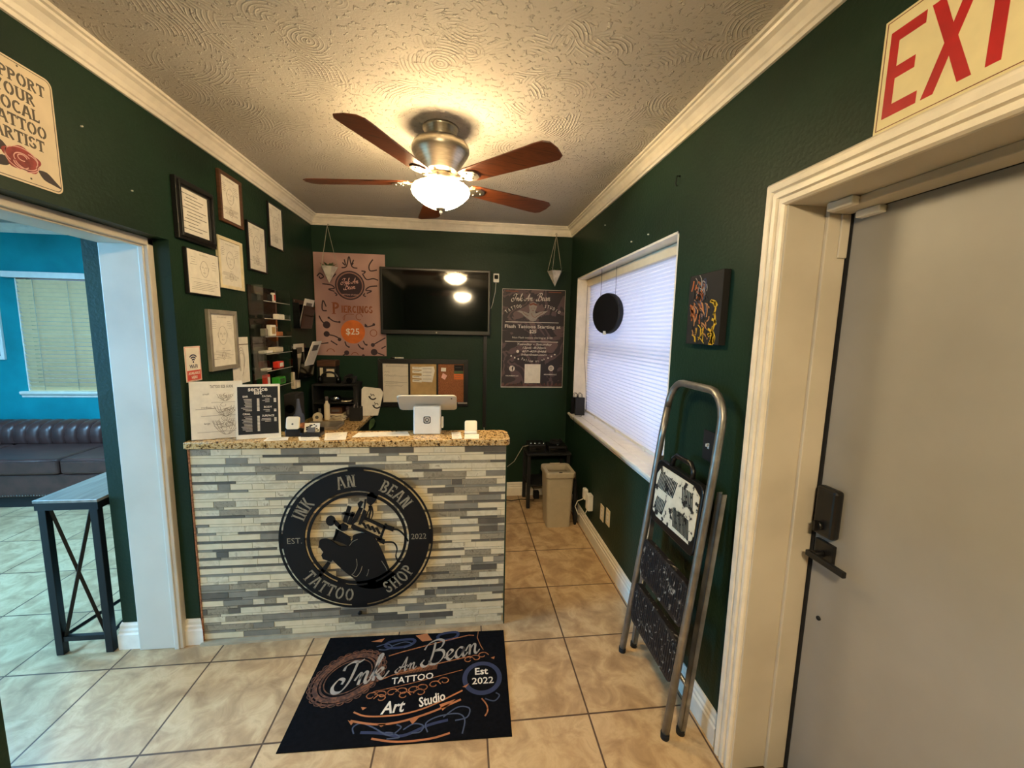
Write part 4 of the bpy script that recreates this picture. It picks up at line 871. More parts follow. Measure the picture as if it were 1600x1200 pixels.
for ox, oy in ((.095, .165), (.130, .085)):
    b.ribbon(smooth([(ox - .03, oy + .012), (ox - .012, oy - .012), (ox + .012, oy - .018), (ox + .034, oy - .006)], 4), .012, .0006, .0005); b.ribbon(smooth([(ox - .015, oy + .035), (ox - .005, oy + .02), (ox + .01, oy + .026), (ox + .018, oy + .010)], 4), .006, .0006, .0005); b.ribbon([(ox - .018, oy + .0), (ox - .006, oy + .024)], .004, .0006, .0005)
b.build('black_motif', M['darkink'], t_, fixn=False)
t_ = thing('pen_holder', 'square black holder standing in front of the white folder', 'pen holder', (.735, .64, D))
b = MB(); b.box((.70, .67, D), (.79, .75, D + .006))
for q in ((.70, .67, .706, .75), (.784, .67, .79, .75), (.706, .67, .784, .676), (.706, .744, .784, .75)): b.box((q[0], q[1], D + .006), (q[2], q[3], D + .115))
b.build('holder_body', M['matblack'], t_)
for k, (x, y, l) in enumerate(((.725, .705, .14), (.755, .715, .15), (.74, .695, .13))): b = MB(); b.cyl((x, y, D + .007), (x + .012 - .01 * k, y, D + l), .004); b.build('pen', M['ink'], t_)
t_ = thing('wall_calendar_leaf', 'small olive leaf-shaped tag hanging off the end of the desk', 'tag', (DX1 + .012, .78, DTZ - .10))
b = MB(); X = frame((DX1 + .012, .78, DTZ - .11), (1, 0, 0), (0, 0, 1), (0, -1, 0)); b.X = X; b.prism([(0, 0), (.04, .05), (.052, .085), (.04, .11), (.012, .10), (.0, .05)], 0, .006); b.build('tag_body', M['leaf'], t_)
# black speaker + lanyard near wall end
b = MB(); b.box((.500, -.08, D), (.575, .06, D + .345)); sp_ = b.build('speaker_box', M['matblack'], None, .006); tag(sp_, 'tall black box speaker on the desk just right of the black price list', 'speaker')
b = MB(); b.cyl((.5375, -.0805, D + .25), (.5375, -.086, D + .25), .028, n=24); b.cyl((.5375, -.0805, D + .12), (.5375, -.086, D + .12), .030, n=24); b.build('speaker_cone', M['darkglass'], sp_)
t_ = thing('patterned_bottle', 'tall brown patterned bottle with blue-grey top behind the docked white reader', 'bottle', (.655, -.25, D))
b = MB(); b.lathe([(0, 0), (.028, 0), (.031, .006), (.031, .23), (.024, .245), (0, .245)], (.655, -.25, D), 24); b.build('bottle_body', M['bronze'], t_); b = MB(); b.lathe([(.0315, .20), (.0315, .235), (.026, .25), (.02, .255), (.012, .30), (.007, .345), (0, .345)], (.655, -.25, D), 24); b.build('blue_top', M['slate'], t_)

# ------------------------------------------------------------------ left wall: frames, signs, racks
def doc_lines(b, x0, x1, y0, y1, n, seed, th=.0016, z=.0004):
    r = random.Random(seed)
    for k in range(n):
        y = y1 - (y1 - y0) * (k + .5) / n; a = x0 + (x1 - x0) * r.random() * .25; c = x1 - (x1 - x0) * r.random() * .4
        b.box((a, y, z), (c, y + th, z + .0003))
def face(b, cx_, cy_, s, z=.0004):
    b.ribbon([(cx_ + s * math.cos(a), cy_ + 1.3 * s * math.sin(a)) for a in [PI * k / 12 for k in range(25)]], .0016, .0003, z)
    for q in (-1, 1):
        b.ribbon([(cx_ + q * s * .45 + s * .2 * math.cos(a), cy_ + .25 * s + s * .1 * math.sin(a)) for a in [PI * k / 6 for k in range(13)]], .0013, .0003, z)
        b.ribbon([(cx_ + q * s * 1.0, cy_ + s * .4), (cx_ + q * s * 1.2, cy_ + s * .3), (cx_ + q * s * 1.05, cy_ - s * .3)], .0014, .0003, z)
    b.ribbon([(cx_, cy_ + .2 * s), (cx_ - .15 * s, cy_ - .25 * s), (cx_ + .12 * s, cy_ - .25 * s)], .0013, .0003, z); b.ribbon([(cx_ - .35 * s, cy_ - .6 * s), (cx_, cy_ - .52 * s), (cx_ + .35 * s, cy_ - .6 * s), (cx_, cy_ - .72 * s), (cx_ - .35 * s, cy_ - .6 * s)], .0013, .0003, z)
def wall_frame(y0, y1, z0, z1, bw, m, depth, label, kind, seed, group=None, dm=0):
    t = thing('picture_frame', label, 'picture frame', (XL, (y0 + y1) / 2, z0), 0, group); X = FL @ Matrix.Translation((0, 0, .0015))
    b = mbx(X)
    if dm:   # stepped moulding
        for k, (o, d) in enumerate(((0, depth * .7), (bw * .35, depth), (bw * .7, depth * .6))):
            oo = [(y0 + o, z0 + o), (y1 - o, z0 + o), (y1 - o, z1 - o), (y0 + o, z1 - o)]; ii = [(y0 + bw, z0 + bw), (y1 - bw, z0 + bw), (y1 - bw, z1 - bw), (y0 + bw, z1 - bw)]
            e = bw * (.35, .7, 1)[k]; ii = [(y0 + e, z0 + e), (y1 - e, z0 + e), (y1 - e, z1 - e), (y0 + e, z1 - e)]; ringpoly(b, oo, ii, 0, d)
    else: ringpoly(b, [(y0, z0), (y1, z0), (y1, z1), (y0, z1)], [(y0 + bw, z0 + bw), (y1 - bw, z0 + bw), (y1 - bw, z1 - bw), (y0 + bw, z1 - bw)], 0, depth)
    b.build('frame', M[m], t, .0012)
    pd = min(depth - .003, .008) if bw > .007 else depth
    b = mbx(X); b.box((y0 + bw * .9, z0 + bw * .9, 0), (y1 - bw * .9, z1 - bw * .9, pd)); pr = b.build('print', M['paper'], t)
    b = mbx(X @ Matrix.Translation((0, 0, pd))); x0, x1, w0, w1 = y0 + bw + .014, y1 - bw - .014, z0 + bw + .014, z1 - bw - .014; cx_, hh = (x0 + x1) / 2, w1 - w0
    if kind == 'doc': doc_lines(b, x0, x1, w0, w1, 11, seed, .003, .0002)
    elif kind == 'tall':
        text(b, 'FACIAL PIERCINGS', cx_, w1 - .006, .010, .0004); doc_lines(b, x0, x0 + .05, w1 - .07, w1 - .02, 5, seed); doc_lines(b, x1 - .05, x1, w1 - .07, w1 - .02, 5, seed + 1); face(b, cx_, w0 + hh * .60, (x1 - x0) * .20); doc_lines(b, x0, x1, w0 + .02, w0 + hh * .28, 6, seed + 2); text(b, 'ORAL', cx_, w0 + hh * .30, .010, .0004); face(b, cx_, w0 + hh * .16, .016)
    else:
        text(b, 'EAR PIERCINGS', cx_, w1 - .004, .010, .0004); face(b, cx_, w0 + hh * .62, (x1 - x0) * .14); doc_lines(b, x0, x0 + .06, w1 - .06, w1 - .015, 4, seed); doc_lines(b, x1 - .05, x1, w1 - .07, w1 - .02, 4, seed + 1); doc_lines(b, x0, x1, w0, w0 + hh * .24, 5, seed + 2)
        b.box((x0, w0 + hh * .32, .0002), (x1, w0 + hh * .325, .0004))
    b.build('printed_drawing', M['softink' if kind != 'doc' else 'ink'], pr, fixn=False); return t
G = None
wall_frame(-.700, -.412, 2.030, 2.308, .036, 'black', .030, 'wide black moulded frame with a white certificate, leftmost and biggest-bordered of the wall frames', 'doc', 1, G, 1)
wall_frame(-.338, -.111, 2.200, 2.470, .017, 'wood', .018, 'brown wooden frame hung highest near the crown moulding, right of the black certificate frame', 'tall', 2)
wall_frame(-.066, .168, 1.978, 2.275, .009, 'black', .016, 'thin black frame right of and below the brown wooden one', 'tall', 3)
wall_frame(.228, .446, 2.176, 2.474, .008, 'black', .014, 'small thin black frame farthest back on the left wall, close under the crown moulding', 'tall', 4)
wall_frame(-.656, -.398, 1.780, 1.998, .006, 'black', .018, 'nearly square frameless-looking print with thin black edge, right under the black certificate frame', 'ear', 5)
wall_frame(-.388, -.141, 1.836, 2.116, .018, 'creamframe', .016, 'cream-framed piercing chart under the brown wooden frame', 'tall', 6)
wall_frame(-.522, -.256, 1.386, 1.712, .022, 'silverframe', .020, 'silver-framed piercing chart above the counter next to the wireless sign', 'tall', 7)
# unframed drawing
t_ = thing('pinned_drawing', 'unframed white sheet with a pencil ear drawing, pinned right of the silver frame', 'drawing', (XL, -.21, 1.28)); X = FL @ Matrix.Translation((0, 0, .002))
b = mbx(X); b.box((-.300, 1.285, 0), (-.118, 1.562, .0012)); b.build('sheet', M['paper'], t_)
b = mbx(X); b.box((-.300, 1.515, .0012), (-.118, 1.521, .0016)); text(b, 'EAR', -.262, 1.535, .018, .0014, bold=.02)
for s in (1, .72, .45): b.ribbon(smooth([(-.205 - .02 * s, 1.36), (-.235 * 1 - .0 + (1 - s) * .03, 1.44), (-.215, 1.44 + .055 * s), (-.185, 1.44 + .05 * s), (-.165 - (1 - s) * .02, 1.43), (-.185, 1.36), (-.20, 1.33)], 4), .002, .0003, .0013)
b.build('pencil_drawing', M['softink'], t_, fixn=False)
# wi-fi sign
t_ = thing('wifi_sign', 'small white and red wireless internet sign low on the left wall above the counter', 'sign', (XL, -.645, 1.35)); X = FL @ Matrix.Translation((0, 0, .002))
y0, y1, z0, z1 = -.703, -.586, 1.350, 1.523; cx_ = (y0 + y1) / 2
b = mbx(X); b.box((y0, z0, 0), (y1, z1, .003)); b.build('panel', M['paper'], t_, .0008)
b = mbx(X); ringpoly(b, [(y0 + .003, z0 + .003), (y1 - .003, z0 + .003), (y1 - .003, z1 - .003), (y0 + .003, z1 - .003)], [(y0 + .005, z0 + .005), (y1 - .005, z0 + .005), (y1 - .005, z1 - .005), (y0 + .005, z1 - .005)], .003, .0034)
b.box((y0 + .008, z0 + .007, .003), (y1 - .008, z0 + .055, .0034)); b.build('red_band', M['salmon'], t_)
b = mbx(X)
for r_ in (.014, .025, .036): b.ribbon(arc(cx_, 1.445, r_, 45, 135, 12), .0065, .0004, .003)
b.prism(arc(cx_, 1.446, .005, 0, 360, 12)[:-1], .003, .0034); text(b, 'Wi-Fi', cx_, 1.415, .026, .0034, bold=.03); b.build('wireless_symbol', M['blue'], t_)
b = mbx(X); text(b, 'AVAILABLE', cx_, 1.385, .018, .0038, bold=.03, width=.086); text(b, 'HERE', cx_, 1.364, .019, .0038, bold=.03); b.build('white_lettering', M['paper'], t_)
# SUPPORT YOUR LOCAL TATTOO ARTIST
t_ = thing('tattoo_artist_sign', 'cream metal sign with a red rose above the doorway, reading support your local tattoo artist', 'sign', (XL, -1.40, 2.04)); X = FL @ Matrix.Translation((0, 0, .002))
sy0, sy1, sz0, sz1 = -1.475, -1.228, 2.047, 2.397; cy_ = (sy0 + sy1) / 2
b = mbx(X); b.prism(rrect(cy_, (sz0 + sz1) / 2, sy1 - sy0, sz1 - sz0, .022), 0, .002); b.build('panel', M['signcream'], t_)
b = mbx(X); ringpoly(b, rrect(cy_, (sz0 + sz1) / 2, sy1 - sy0 - .010, sz1 - sz0 - .010, .018), rrect(cy_, (sz0 + sz1) / 2, sy1 - sy0 - .014, sz1 - sz0 - .014, .016), .002, .0025)
for s, z, w_ in (('SUPPORT', 2.333, 1), ('YOUR', 2.290, 1), ('LOCAL', 2.247, 1), ('TATTOO', 2.204, 1), ('ARTIST', 2.161, 1)): slabtext(b, s, cy_ + .004, z, .034, .002, 1.18, 0, .16)
b.prism(arc(cy_ + .022, 2.066, .003, 0, 360, 10)[:-1], .002, .0025); b.prism(arc(cy_ + .02, 2.385, .003, 0, 360, 10)[:-1], .002, .0025)
b.build('lettering', M['greyink'], t_)
b = mbx(X); ox, oz = cy_ + .002, 2.115
for sx_, sz_, r_ in ((.075, -.030, -25), (-.065, .022, 155), (-.06, -.025, 200)):
    ca, sa = math.cos(math.radians(r_)), math.sin(math.radians(r_)); P = smooth([(-.035, 0), (-.01, .014), (.02, .008), (.045, 0), (.02, -.008), (-.01, -.014), (-.035, 0)], 3)[:-1]; b.prism([(ox + sx_ + p[0] * ca - p[1] * sa, oz + sz_ + p[0] * sa + p[1] * ca) for p in P], .002, .0024)
b.build('rose_leaves', M['leafdark'], t_)
b = mbx(X); b.prism([(ox + (.046 + .005 * math.sin(5 * a)) * math.cos(a) * 1.15, oz + (.034 + .004 * math.sin(5 * a)) * math.sin(a)) for a in [2 * PI * k / 40 for k in range(40)]], .002, .0027); b.build('rose_bloom', M['rose'], t_)
b = mbx(X)
for (dx, dz, r_, a0, a1) in ((0, .004, .012, 0, 300), (.0, .0, .022, 30, 210), (.01, -.004, .03, 200, 340), (-.012, .004, .032, 120, 230), (.018, .002, .024, -40, 90), (-.004, -.012, .02, 180, 330), (0, 0, .043, 10, 120), (0, 0, .044, 150, 260), (.0, 0, .046, 280, 350)):
    b.ribbon(arc(ox + dx, oz + dz, r_ * 1.1, a0, a1, 14, r_ * .75), .0028, .0004, .0027)
b.build('petal_outlines', M['pink'], t_, fixn=False)

# acrylic display rack on the left wall
t_ = thing('acrylic_display_rack', 'clear acrylic wall rack of shallow shelves holding small packets', 'rack', (XL, .10, 1.2)); AY0, AY1, AZ0, AZ1 = -.09, .30, 1.20, 1.885; AD = .095
b = MB(); b.box((XL + .002, AY0, AZ0), (XL + .005, AY1, AZ1)); b.build('back_panel', M['acrylic'], t_)
for y in (AY0, AY1 - .003): b = MB(); b.box((XL + .005, y, AZ0), (XL + AD, y + .003, AZ1)); b.build('side_panel', M['acrylic'], t_)
SH = [1.232, 1.345, 1.455, 1.565, 1.680, 1.790]
for z in SH:
    b = MB(); b.box((XL + .005, AY0 + .003, z - .003), (XL + AD, AY1 - .003, z)); s1 = b.build('shelf', M['acrylic'], t_)
    b = MB(); b.box((XL + AD - .002, AY0 + .003, z - .003), (XL + AD + .0005, AY1 - .003, z + .0)); b.build('shelf_edge', M['paleink'], s1)
def packet(y, zi, w_, h, d, m, label, name='packet', rot=0, cat='packet', ins=None, x=None):
    y = -.09 + (y + .27) * .722; w_ *= .722
    t = thing(name, label, cat, (x or XL + .052, y, SH[zi] + .0008), rot, None, True)
    b = MB(); b.box((-d / 2, -w_ / 2, 0), (d / 2, w_ / 2, h)); b.build('packet_body', M[m], t, min(.006, d / 3, h / 3))
    if ins: b = MB(); b.box((d / 2, -w_ * .3, h * .2), (d / 2 + .0015, w_ * .3, h * .8)); b.build('packet_label', M[ins], t)
    return t
packet(.05, 5, .05, .065, .02, 'paper', 'white and red picture card on the top shelf of the acrylic rack', ins='salmon')
packet(-.02, 5, .05, .05, .02, 'matblack', 'small black packet on the top shelf of the acrylic rack')
packet(.15, 4, .13, .035, .04, 'paper', 'white folded packet on the second shelf from the top of the acrylic rack')
packet(-.15, 4, .14, .022, .04, 'matblack', 'dark flat packet on the second shelf from the top of the acrylic rack')
packet(-.16, 3, .10, .05, .03, 'tabletop', 'grey see-through bag at the left of the third acrylic shelf', rot=.2)
packet(-.02, 3, .11, .075, .03, 'paper', 'white packet with a yellowish centre in the middle of the third acrylic shelf', ins='tan')
packet(.13, 3, .10, .03, .03, 'peach', 'orange and clear packet at the right of the third acrylic shelf')
packet(-.15, 2, .17, .018, .04, 'paper', 'long pale tube packet at the left of the fourth acrylic shelf'); packet(.05, 2, .17, .035, .05, 'cream', 'long cream box at the right of the fourth acrylic shelf', 'long_box', cat='box')
packet(.09, 1, .12, .045, .04, 'plastic_red', 'bright red packet on the fifth acrylic shelf', ins='paper'); packet(-.16, 1, .10, .012, .04, 'paper', 'white strip packet at the left of the fifth acrylic shelf')
packet(-.17, 0, .10, .085, .03, 'plastic_red', 'orange-red packet in clear wrap on the bottom acrylic shelf', rot=.15, ins='paper'); packet(.08, 0, .15, .05, .05, 'plastic_green', 'bright green packet on the bottom acrylic shelf', ins='leaf')
# wall pockets
def pocket(y0, y1, z0, z1, label, papers):
    t = thing('wall_pocket', label, 'file holder', (XL, (y0 + y1) / 2, z0))
    b = MB(); b.box((XL + .002, y0, z0), (XL + .006, y1, z1)); b.box((XL + .006, y0, z0), (XL + .05, y0 + .004, z1 - .03)); b.box((XL + .006, y1 - .004, z0), (XL + .05, y1, z1 - .03)); b.box((XL + .006, y0 + .004, z0), (XL + .05, y1 - .004, z0 + .004))
    b.add([(XL + .05, y0, z0), (XL + .05, y1, z0), (XL + .085, y1, z1 - .05), (XL + .085, y0, z1 - .05), (XL + .054, y0, z0), (XL + .054, y1, z0), (XL + .089, y1, z1 - .05), (XL + .089, y0, z1 - .05)], [(0, 1, 2, 3), (7, 6, 5, 4), (0, 4, 5, 1), (1, 5, 6, 2), (2, 6, 7, 3), (3, 7, 4, 0)])
    b.build('pocket_body', M['darkglass'], t)
    b = MB(); b.cyl((XL + .006, y0 + .02, z1 - .015), (XL + .009, y0 + .02, z1 - .015), .006); b.build('screw', M['chrome'], t)
    for k, (dy, dz, ti, lab) in enumerate(papers):
        s = thing('paper_booklet', lab, 'booklet', (XL + .014 + .018 * (ti > .1), (y0 + y1) / 2 + dy, z0 + .008), 0, None, True)
        b = MB(); b.X = Matrix.Rotation(ti, 4, 'Y'); b.box((-.003, -.10, 0), (.003, .10, (z1 - z0) + dz)); b.build('pages', M['paper'], s, .001)
        b = MB(); b.X = Matrix.Rotation(ti, 4, 'Y'); b.box((.003, -.06, (z1 - z0) + dz - .08), (.0036, .06, (z1 - z0) + dz - .03)); b.build('cover_print', M['ink'], s)
pocket(.58, .82, 1.62, 1.85, 'black wall pocket high on the left wall between the acrylic rack and the corner', [(0, .005, .25, 'white booklet sticking out of the upper black wall pocket')])
pocket(.50, .80, 1.22, 1.49, 'lower black wall pocket on the left wall just above the desk gear', [(-.02, .0, .0, 'pale leaflet at the back of the lower black wall pocket'), (.03, .04, .36, 'thick white booklet leaning out of the lower black wall pocket')])
t_ = thing('plastic_wall_holder', 'pair of cream plastic holders hanging side by side beside the acrylic rack', 'holder', (XL, .36, 1.10))
for y in (.50, .56):
    b = MB(); b.box((XL + .002, y - .021, 1.20), (XL + .026, y + .021, 1.282)); b.box((XL + .002, y - .025, 1.150), (XL + .034, y + .025, 1.222)); b.build('plastic_holder', M['cream'], t_, .008, 3)
# small nails and anchors left in the walls
for k, (y, z) in enumerate(((-1.13, 2.31), (-.93, 2.16))):
    b = mbx(FL); b.cyl((y, z, 0), (y, z, .006), .003, n=10); tag(b.build('wall_anchor', M['paper']), ('white wall anchor in the green wall just right of the rose sign', 'tiny wall anchor between the rose sign and the black certificate frame')[k], 'wall anchor')

# ------------------------------------------------------------------ back wall
# piercing poster
t_ = thing('piercings_poster', 'mauve piercings poster with an orange price circle in the back left corner', 'poster', (.635, YB, 1.38)); X = FB @ Matrix.Translation((0, 0, .002))
px0, px1, pz0, pz1 = .330, .945, 1.382, 2.292; pw, ph = px1 - px0, pz1 - pz0
b = mbx(X); b.box((px0, pz0, 0), (px1, pz1, .0025)); b.build('poster_sheet', M['mauve'], t_)
pp = lambda x, y: (px0 + (x - 118) / 725 * pw, pz1 - (y - 100) / 1000 * ph)
b = mbx(X)
ringpoly(b, arc(*pp(478, 408), .128, 0, 360, 40)[:-1], arc(*pp(478, 408), .116, 0, 360, 40)[:-1], .0025, .003)
b.prism(arc(*pp(478, 408), .106, 0, 360, 40)[:-1], .0025, .003)
for P in ([(400, 240), (450, 225), (478, 130), (505, 225), (560, 240)], [(410, 190), (440, 215), (430, 160)], [(520, 190), (500, 215), (525, 160)], [(150, 330), (180, 300), (215, 330), (185, 350), (170, 330)], [(200, 400), (290, 410), (320, 440), (260, 450), (320, 470)], [(760, 405), (680, 415), (640, 450), (700, 455), (650, 480)],
          [(610, 290), (650, 345), (720, 335), (770, 350)], [(240, 340), (300, 335), (340, 300)], [(320, 480), (345, 500), (330, 510)], [(630, 480), (615, 500), (640, 512)], [(720, 150), (680, 210), (690, 260), (760, 250)], [(620, 290), (640, 270), (600, 265)],
          [(155, 710), (180, 760), (215, 790)], [(250, 725), (300, 760), (365, 770)], [(200, 890), (300, 905), (370, 940)], [(165, 985), (240, 975)], [(265, 955), (330, 995)], [(410, 960), (425, 1000), (455, 1015)], [(545, 985), (570, 1020), (600, 1030)], [(600, 950), (620, 985), (640, 990)], [(625, 780), (640, 810), (720, 790)], [(700, 990), (835, 915)], [(790, 1025), (835, 1000)], [(720, 1060), (820, 1095)], [(385, 1100), (425, 1075)], [(230, 620), (200, 560), (190, 650), (235, 660)]):
    b.ribbon(smooth([pp(*q) for q in P], 4), .0105, .0004, .0025)
for x, y, r_ in ((228, 798, .032), (225, 888, .026), (355, 940, .016), (700, 990, .018), (712, 1062, .030), (425, 1072, .022), (598, 1098, .012), (360, 768, .01), (252, 727, .01), (715, 785, .012), (632, 800, .012), (450, 1015, .008), (595, 1030, .01), (635, 990, .009)): b.prism(arc(*pp(x, y), r_, 0, 360, 16)[:-1], .0025, .0031)
b.build('jewellery_artwork', M['plum'], t_, fixn=False)
b = mbx(X); ringpoly(b, arc(*pp(478, 408), .113, 0, 360, 40)[:-1], arc(*pp(478, 408), .109, 0, 360, 40)[:-1], .0025, .0034)
for x, y, r_ in ((710, 870, .030), (565, 712, .028), (260, 1072, .034), (510, 1100, .030)): b.ribbon(arc(*pp(x, y), r_, 0 if y < 1000 else 10, 360 if y == 870 else 170 if y > 1000 else 300, 20), .006, .0006, .0025)
slabtext(b, 'P', pp(328, 690)[0], pp(0, 690)[1], .105, .0026, 1.0, 0, .17); slabtext(b, 'IERCINGS', pp(545, 0)[0], pp(0, 674)[1], .062, .0026, .95, 0, .19)
b.ribbon(smooth([pp(*q) for q in ((420, 700), (410, 750), (400, 720), (440, 690), (510, 690))], 4), .005, .0004, .0025)
b.build('red_brown_lettering', M['brownink'], t_, fixn=False)
b = mbx(X); script(b, 'Ink An', pp(395, 0)[0], pp(0, 400)[1], .050, .005, .1, h=.0005, z=.003); script(b, 'Bean', pp(420, 0)[0], pp(0, 450)[1], .050, .005, .1, h=.0005, z=.003); text(b, 'TATTOO STUDIO', pp(478, 0)[0], pp(0, 505)[1], .018, .0034); b.build('badge_lettering', M['pink'], t_, fixn=False)
b = mbx(X); b.prism(arc(*pp(497, 862), .106, 0, 360, 48)[:-1], .0025, .0038); b.build('orange_price_circle', M['orange'], t_)
b = mbx(X); text(b, '$25', pp(494, 0)[0], pp(0, 888)[1], .078, .0042, bold=.012, width=.118); b.build('price_lettering', M['paper'], t_)
# television
t_ = thing('wall_television', 'black flat-screen television mounted in the middle of the back wall, screen off', 'television', (1.40, YB - .05, 1.585))
b = mbx(FB); b.box((.908, 1.587, .030), (1.897, 2.180, .066)); b.build('cabinet', M['black'], t_, .006, 3)
b = mbx(FB); b.box((.930, 1.625, .0655), (1.875, 2.160, .0675)); b.build('screen', M['screen'], t_)
b = mbx(FB); b.prism(arc(1.405, 1.607, .007, 0, 360, 12)[:-1], .066, .067); b.build('brand_dot', M['silver'], t_)
b = mbx(FB); b.box((1.30, 1.72, .001), (1.50, 2.02, .030)); b.build('wall_bracket', M['blackmetal'], t_)
b = mbx(FB); b.box((1.838, .70, .001), (1.872, 1.585, .018)); cr_ = tag(b.build('cable_raceway', M['black'], bevel=.002), 'vertical black cable cover running down the wall below the television', 'cable cover')
b = MB(); b.tube([(1.853, YB - .014, .715), (1.856, YB - .02, .66), (1.85, YB - .022, .60), (1.86, YB - .02, .52)], .0025, 6); b.build('cord_end', M['paper'], cr_)['label'] = 'short white cord end'
# camera / thermostat
t_ = thing('wall_sensor', 'small white wall-mounted camera sensor with a black face, right of the television', 'sensor', (1.95, YB, 2.08))
b = mbx(FB); b.box((1.925, 2.083, .0015), (1.978, 2.163, .022)); b.build('sensor_body', M['white'], t_, .006); b = mbx(FB); b.prism(rrect(1.951, 2.130, .036, .036, .008), .022, .028); b.build('black_face', M['darkglass'], t_)
b = MB(); b.tube([(1.95, YB - .01, 2.084), (1.945, YB - .012, 2.0), (1.92, YB - .012, 1.88), (1.905, YB - .012, 1.84)], .002, 6); b.build('sensor_cord', M['paper'], t_)
# pin board
t_ = thing('combination_pin_board', 'black-framed board with whiteboard, tan and cork panels under the television', 'notice board', (1.28, YB, .91)); X = FB @ Matrix.Translation((0, 0, .0015))
bx0, bx1, bz0, bz1 = .867, 1.697, .908, 1.357
b = mbx(X); ringpoly(b, [(bx0, bz0), (bx1, bz0), (bx1, bz1), (bx0, bz1)], [(bx0 + .042, bz0 + .042), (bx1 - .042, bz0 + .042), (bx1 - .042, bz1 - .042), (bx0 + .042, bz1 - .042)], 0, .020)
b.box((1.140, bz0 + .04, 0), (1.158, bz1 - .04, .018)); b.box((1.399, bz0 + .04, 0), (1.417, bz1 - .04, .018)); b.build('frame', M['black'], t_, .002)
for nm, x0, x1, m in (('whiteboard_panel', .905, 1.141, 'wb'), ('tan_panel', 1.157, 1.400, 'tan'), ('cork_panel', 1.416, 1.659, 'cork')):
    b = mbx(X); b.box((x0, bz0 + .04, .001), (x1, bz1 - .04, .008)); pn = b.build(nm, M[m], t_)
    if nm[0] == 'w':
        b = mbx(X @ Matrix.Translation((0, 0, .008))); r = random.Random(2)
        for z, n in ((1.295, 3), (1.285, 4), (1.235, 1), (1.205, 2), (1.196, 4), (1.145, 2), (1.125, 2), (1.105, 3)):
            xx = .918 + r.random() * .02
            for k in range(n * 2): b.ribbon(smooth([(xx + q * .008, z + .004 * ((q * 7 + k) % 3 - 1)) for q in range(4)], 2), .0016, .0003, .0002); xx += .028
        b.ribbon([(.915, 1.140), (1.13, 1.136)], .0016, .0003, .0002); b.build('handwriting', M['darkink'], pn, fixn=False)
b = mbx(FB); b.box((1.60, .936, .0215), (1.69, .950, .030)); b.build('marker_tray_end', M['silver'], t_)
X2 = FB @ Matrix.Translation((0, 0, .0105))
def note(P, m, label, name='paper_note', lines=0, z=0):
    b = mbx(X2); b.prism(P, z, z + .0012); b.mi = 1
    xs = [p[0] for p in P]; ys = [p[1] for p in P]
    for k in range(lines): y = max(ys) - (max(ys) - min(ys)) * (k + .7) / (lines + .6); b.box((min(xs) + .01, y, z + .0012), (min(xs) + (max(xs) - min(xs)) * .75, y + .003, z + .0015))
    tag(b.build(name, [M[m], M['ink']]), label, 'note')
note([(1.262, 1.145), (1.36, 1.14), (1.385, 1.25), (1.375, 1.29), (1.262, 1.285)], 'paper', 'white sheet folded at the right of the tan panel', lines=4)
for k, z in enumerate((1.262, 1.228, 1.180, 1.143)): note([(1.178, z), (1.262, z - .004), (1.264, z + .020), (1.178, z + .024)], 'paper', 'narrow paper strip %s in the column on the tan panel' % ('topmost', 'second from the top', 'third from the top', 'lowest')[k], lines=1, z=.0016)
note([(1.442, 1.245), (1.488, 1.243), (1.49, 1.278), (1.444, 1.28)], 'paper', 'small white note at the upper left of the cork panel'); note([(1.444, 1.185), (1.478, 1.165), (1.500, 1.205), (1.46, 1.230)], 'pink', 'pinkish heart-like note below the white note on the cork panel')
note([(1.565, 1.25), (1.652, 1.25), (1.652, 1.305), (1.565, 1.305)], 'matblack', 'black card at the top right of the cork panel', lines=1); note([(1.565, 1.222), (1.652, 1.222), (1.652, 1.249), (1.565, 1.249)], 'leaf', 'green strip between the black and orange cards on the cork panel'); note([(1.563, 1.168), (1.652, 1.168), (1.652, 1.221), (1.563, 1.221)], 'orange', 'orange card at the right of the cork panel', lines=2)
b = MB(); b.cyl((1.02, YB - .012, 1.366), (1.10, YB - .012, 1.366), .007); b.mi = 1; b.cyl((.985, YB - .012, 1.366), (1.02, YB - .012, 1.366), .008); tag(b.build('marker_pen', [M['paper'], M['black']]), 'white marker pen lying on the top edge of the notice board', 'pen')
# flash tattoo poster
t_ = thing('flash_tattoo_poster', 'dark mottled poster advertising flash tattoos at the right of the back wall', 'poster', (2.30, YB, 1.09)); X = FB @ Matrix.Translation((0, 0, .002))
fx0, fx1, fz0, fz1 = 2.012, 2.618, 1.094, 2.030; w_, h_ = fx1 - fx0, fz1 - fz0; q = lambda x, y: (fx0 + (x - 25) / 735 * w_, fz1 - (y - 30) / 1130 * h_)
b = mbx(X); b.box((fx0, fz0, 0), (fx1, fz1, .003)); b.build('poster_sheet', M['camo'], t_)
b = mbx(X); b.box((fx0, fz1 - .004, .003), (fx1, fz1, .0034)); b.box((fx0, fz0, .003), (fx1, fz0 + .008, .0034)); b.box((fx0, fz0, .003), (fx0 + .003, fz1, .0034)); b.box((fx1 - .003, fz0, .003), (fx1, fz1, .0034))
for y in (405, 628): b.box((q(65, 0)[0], q(0, y)[1], .003), (q(690, 0)[0], q(0, y)[1] + .006, .0034))
script(b, 'Ink', q(140, 0)[0], q(0, 165)[1], .066, .007, .02, h=.0006, z=.003); script(b, 'An', q(285, 0)[0], q(0, 160)[1], .066, .007, .02, h=.0006, z=.003); script(b, 'Bean', q(425, 0)[0], q(0, 155)[1], .066, .007, .02, h=.0006, z=.003)
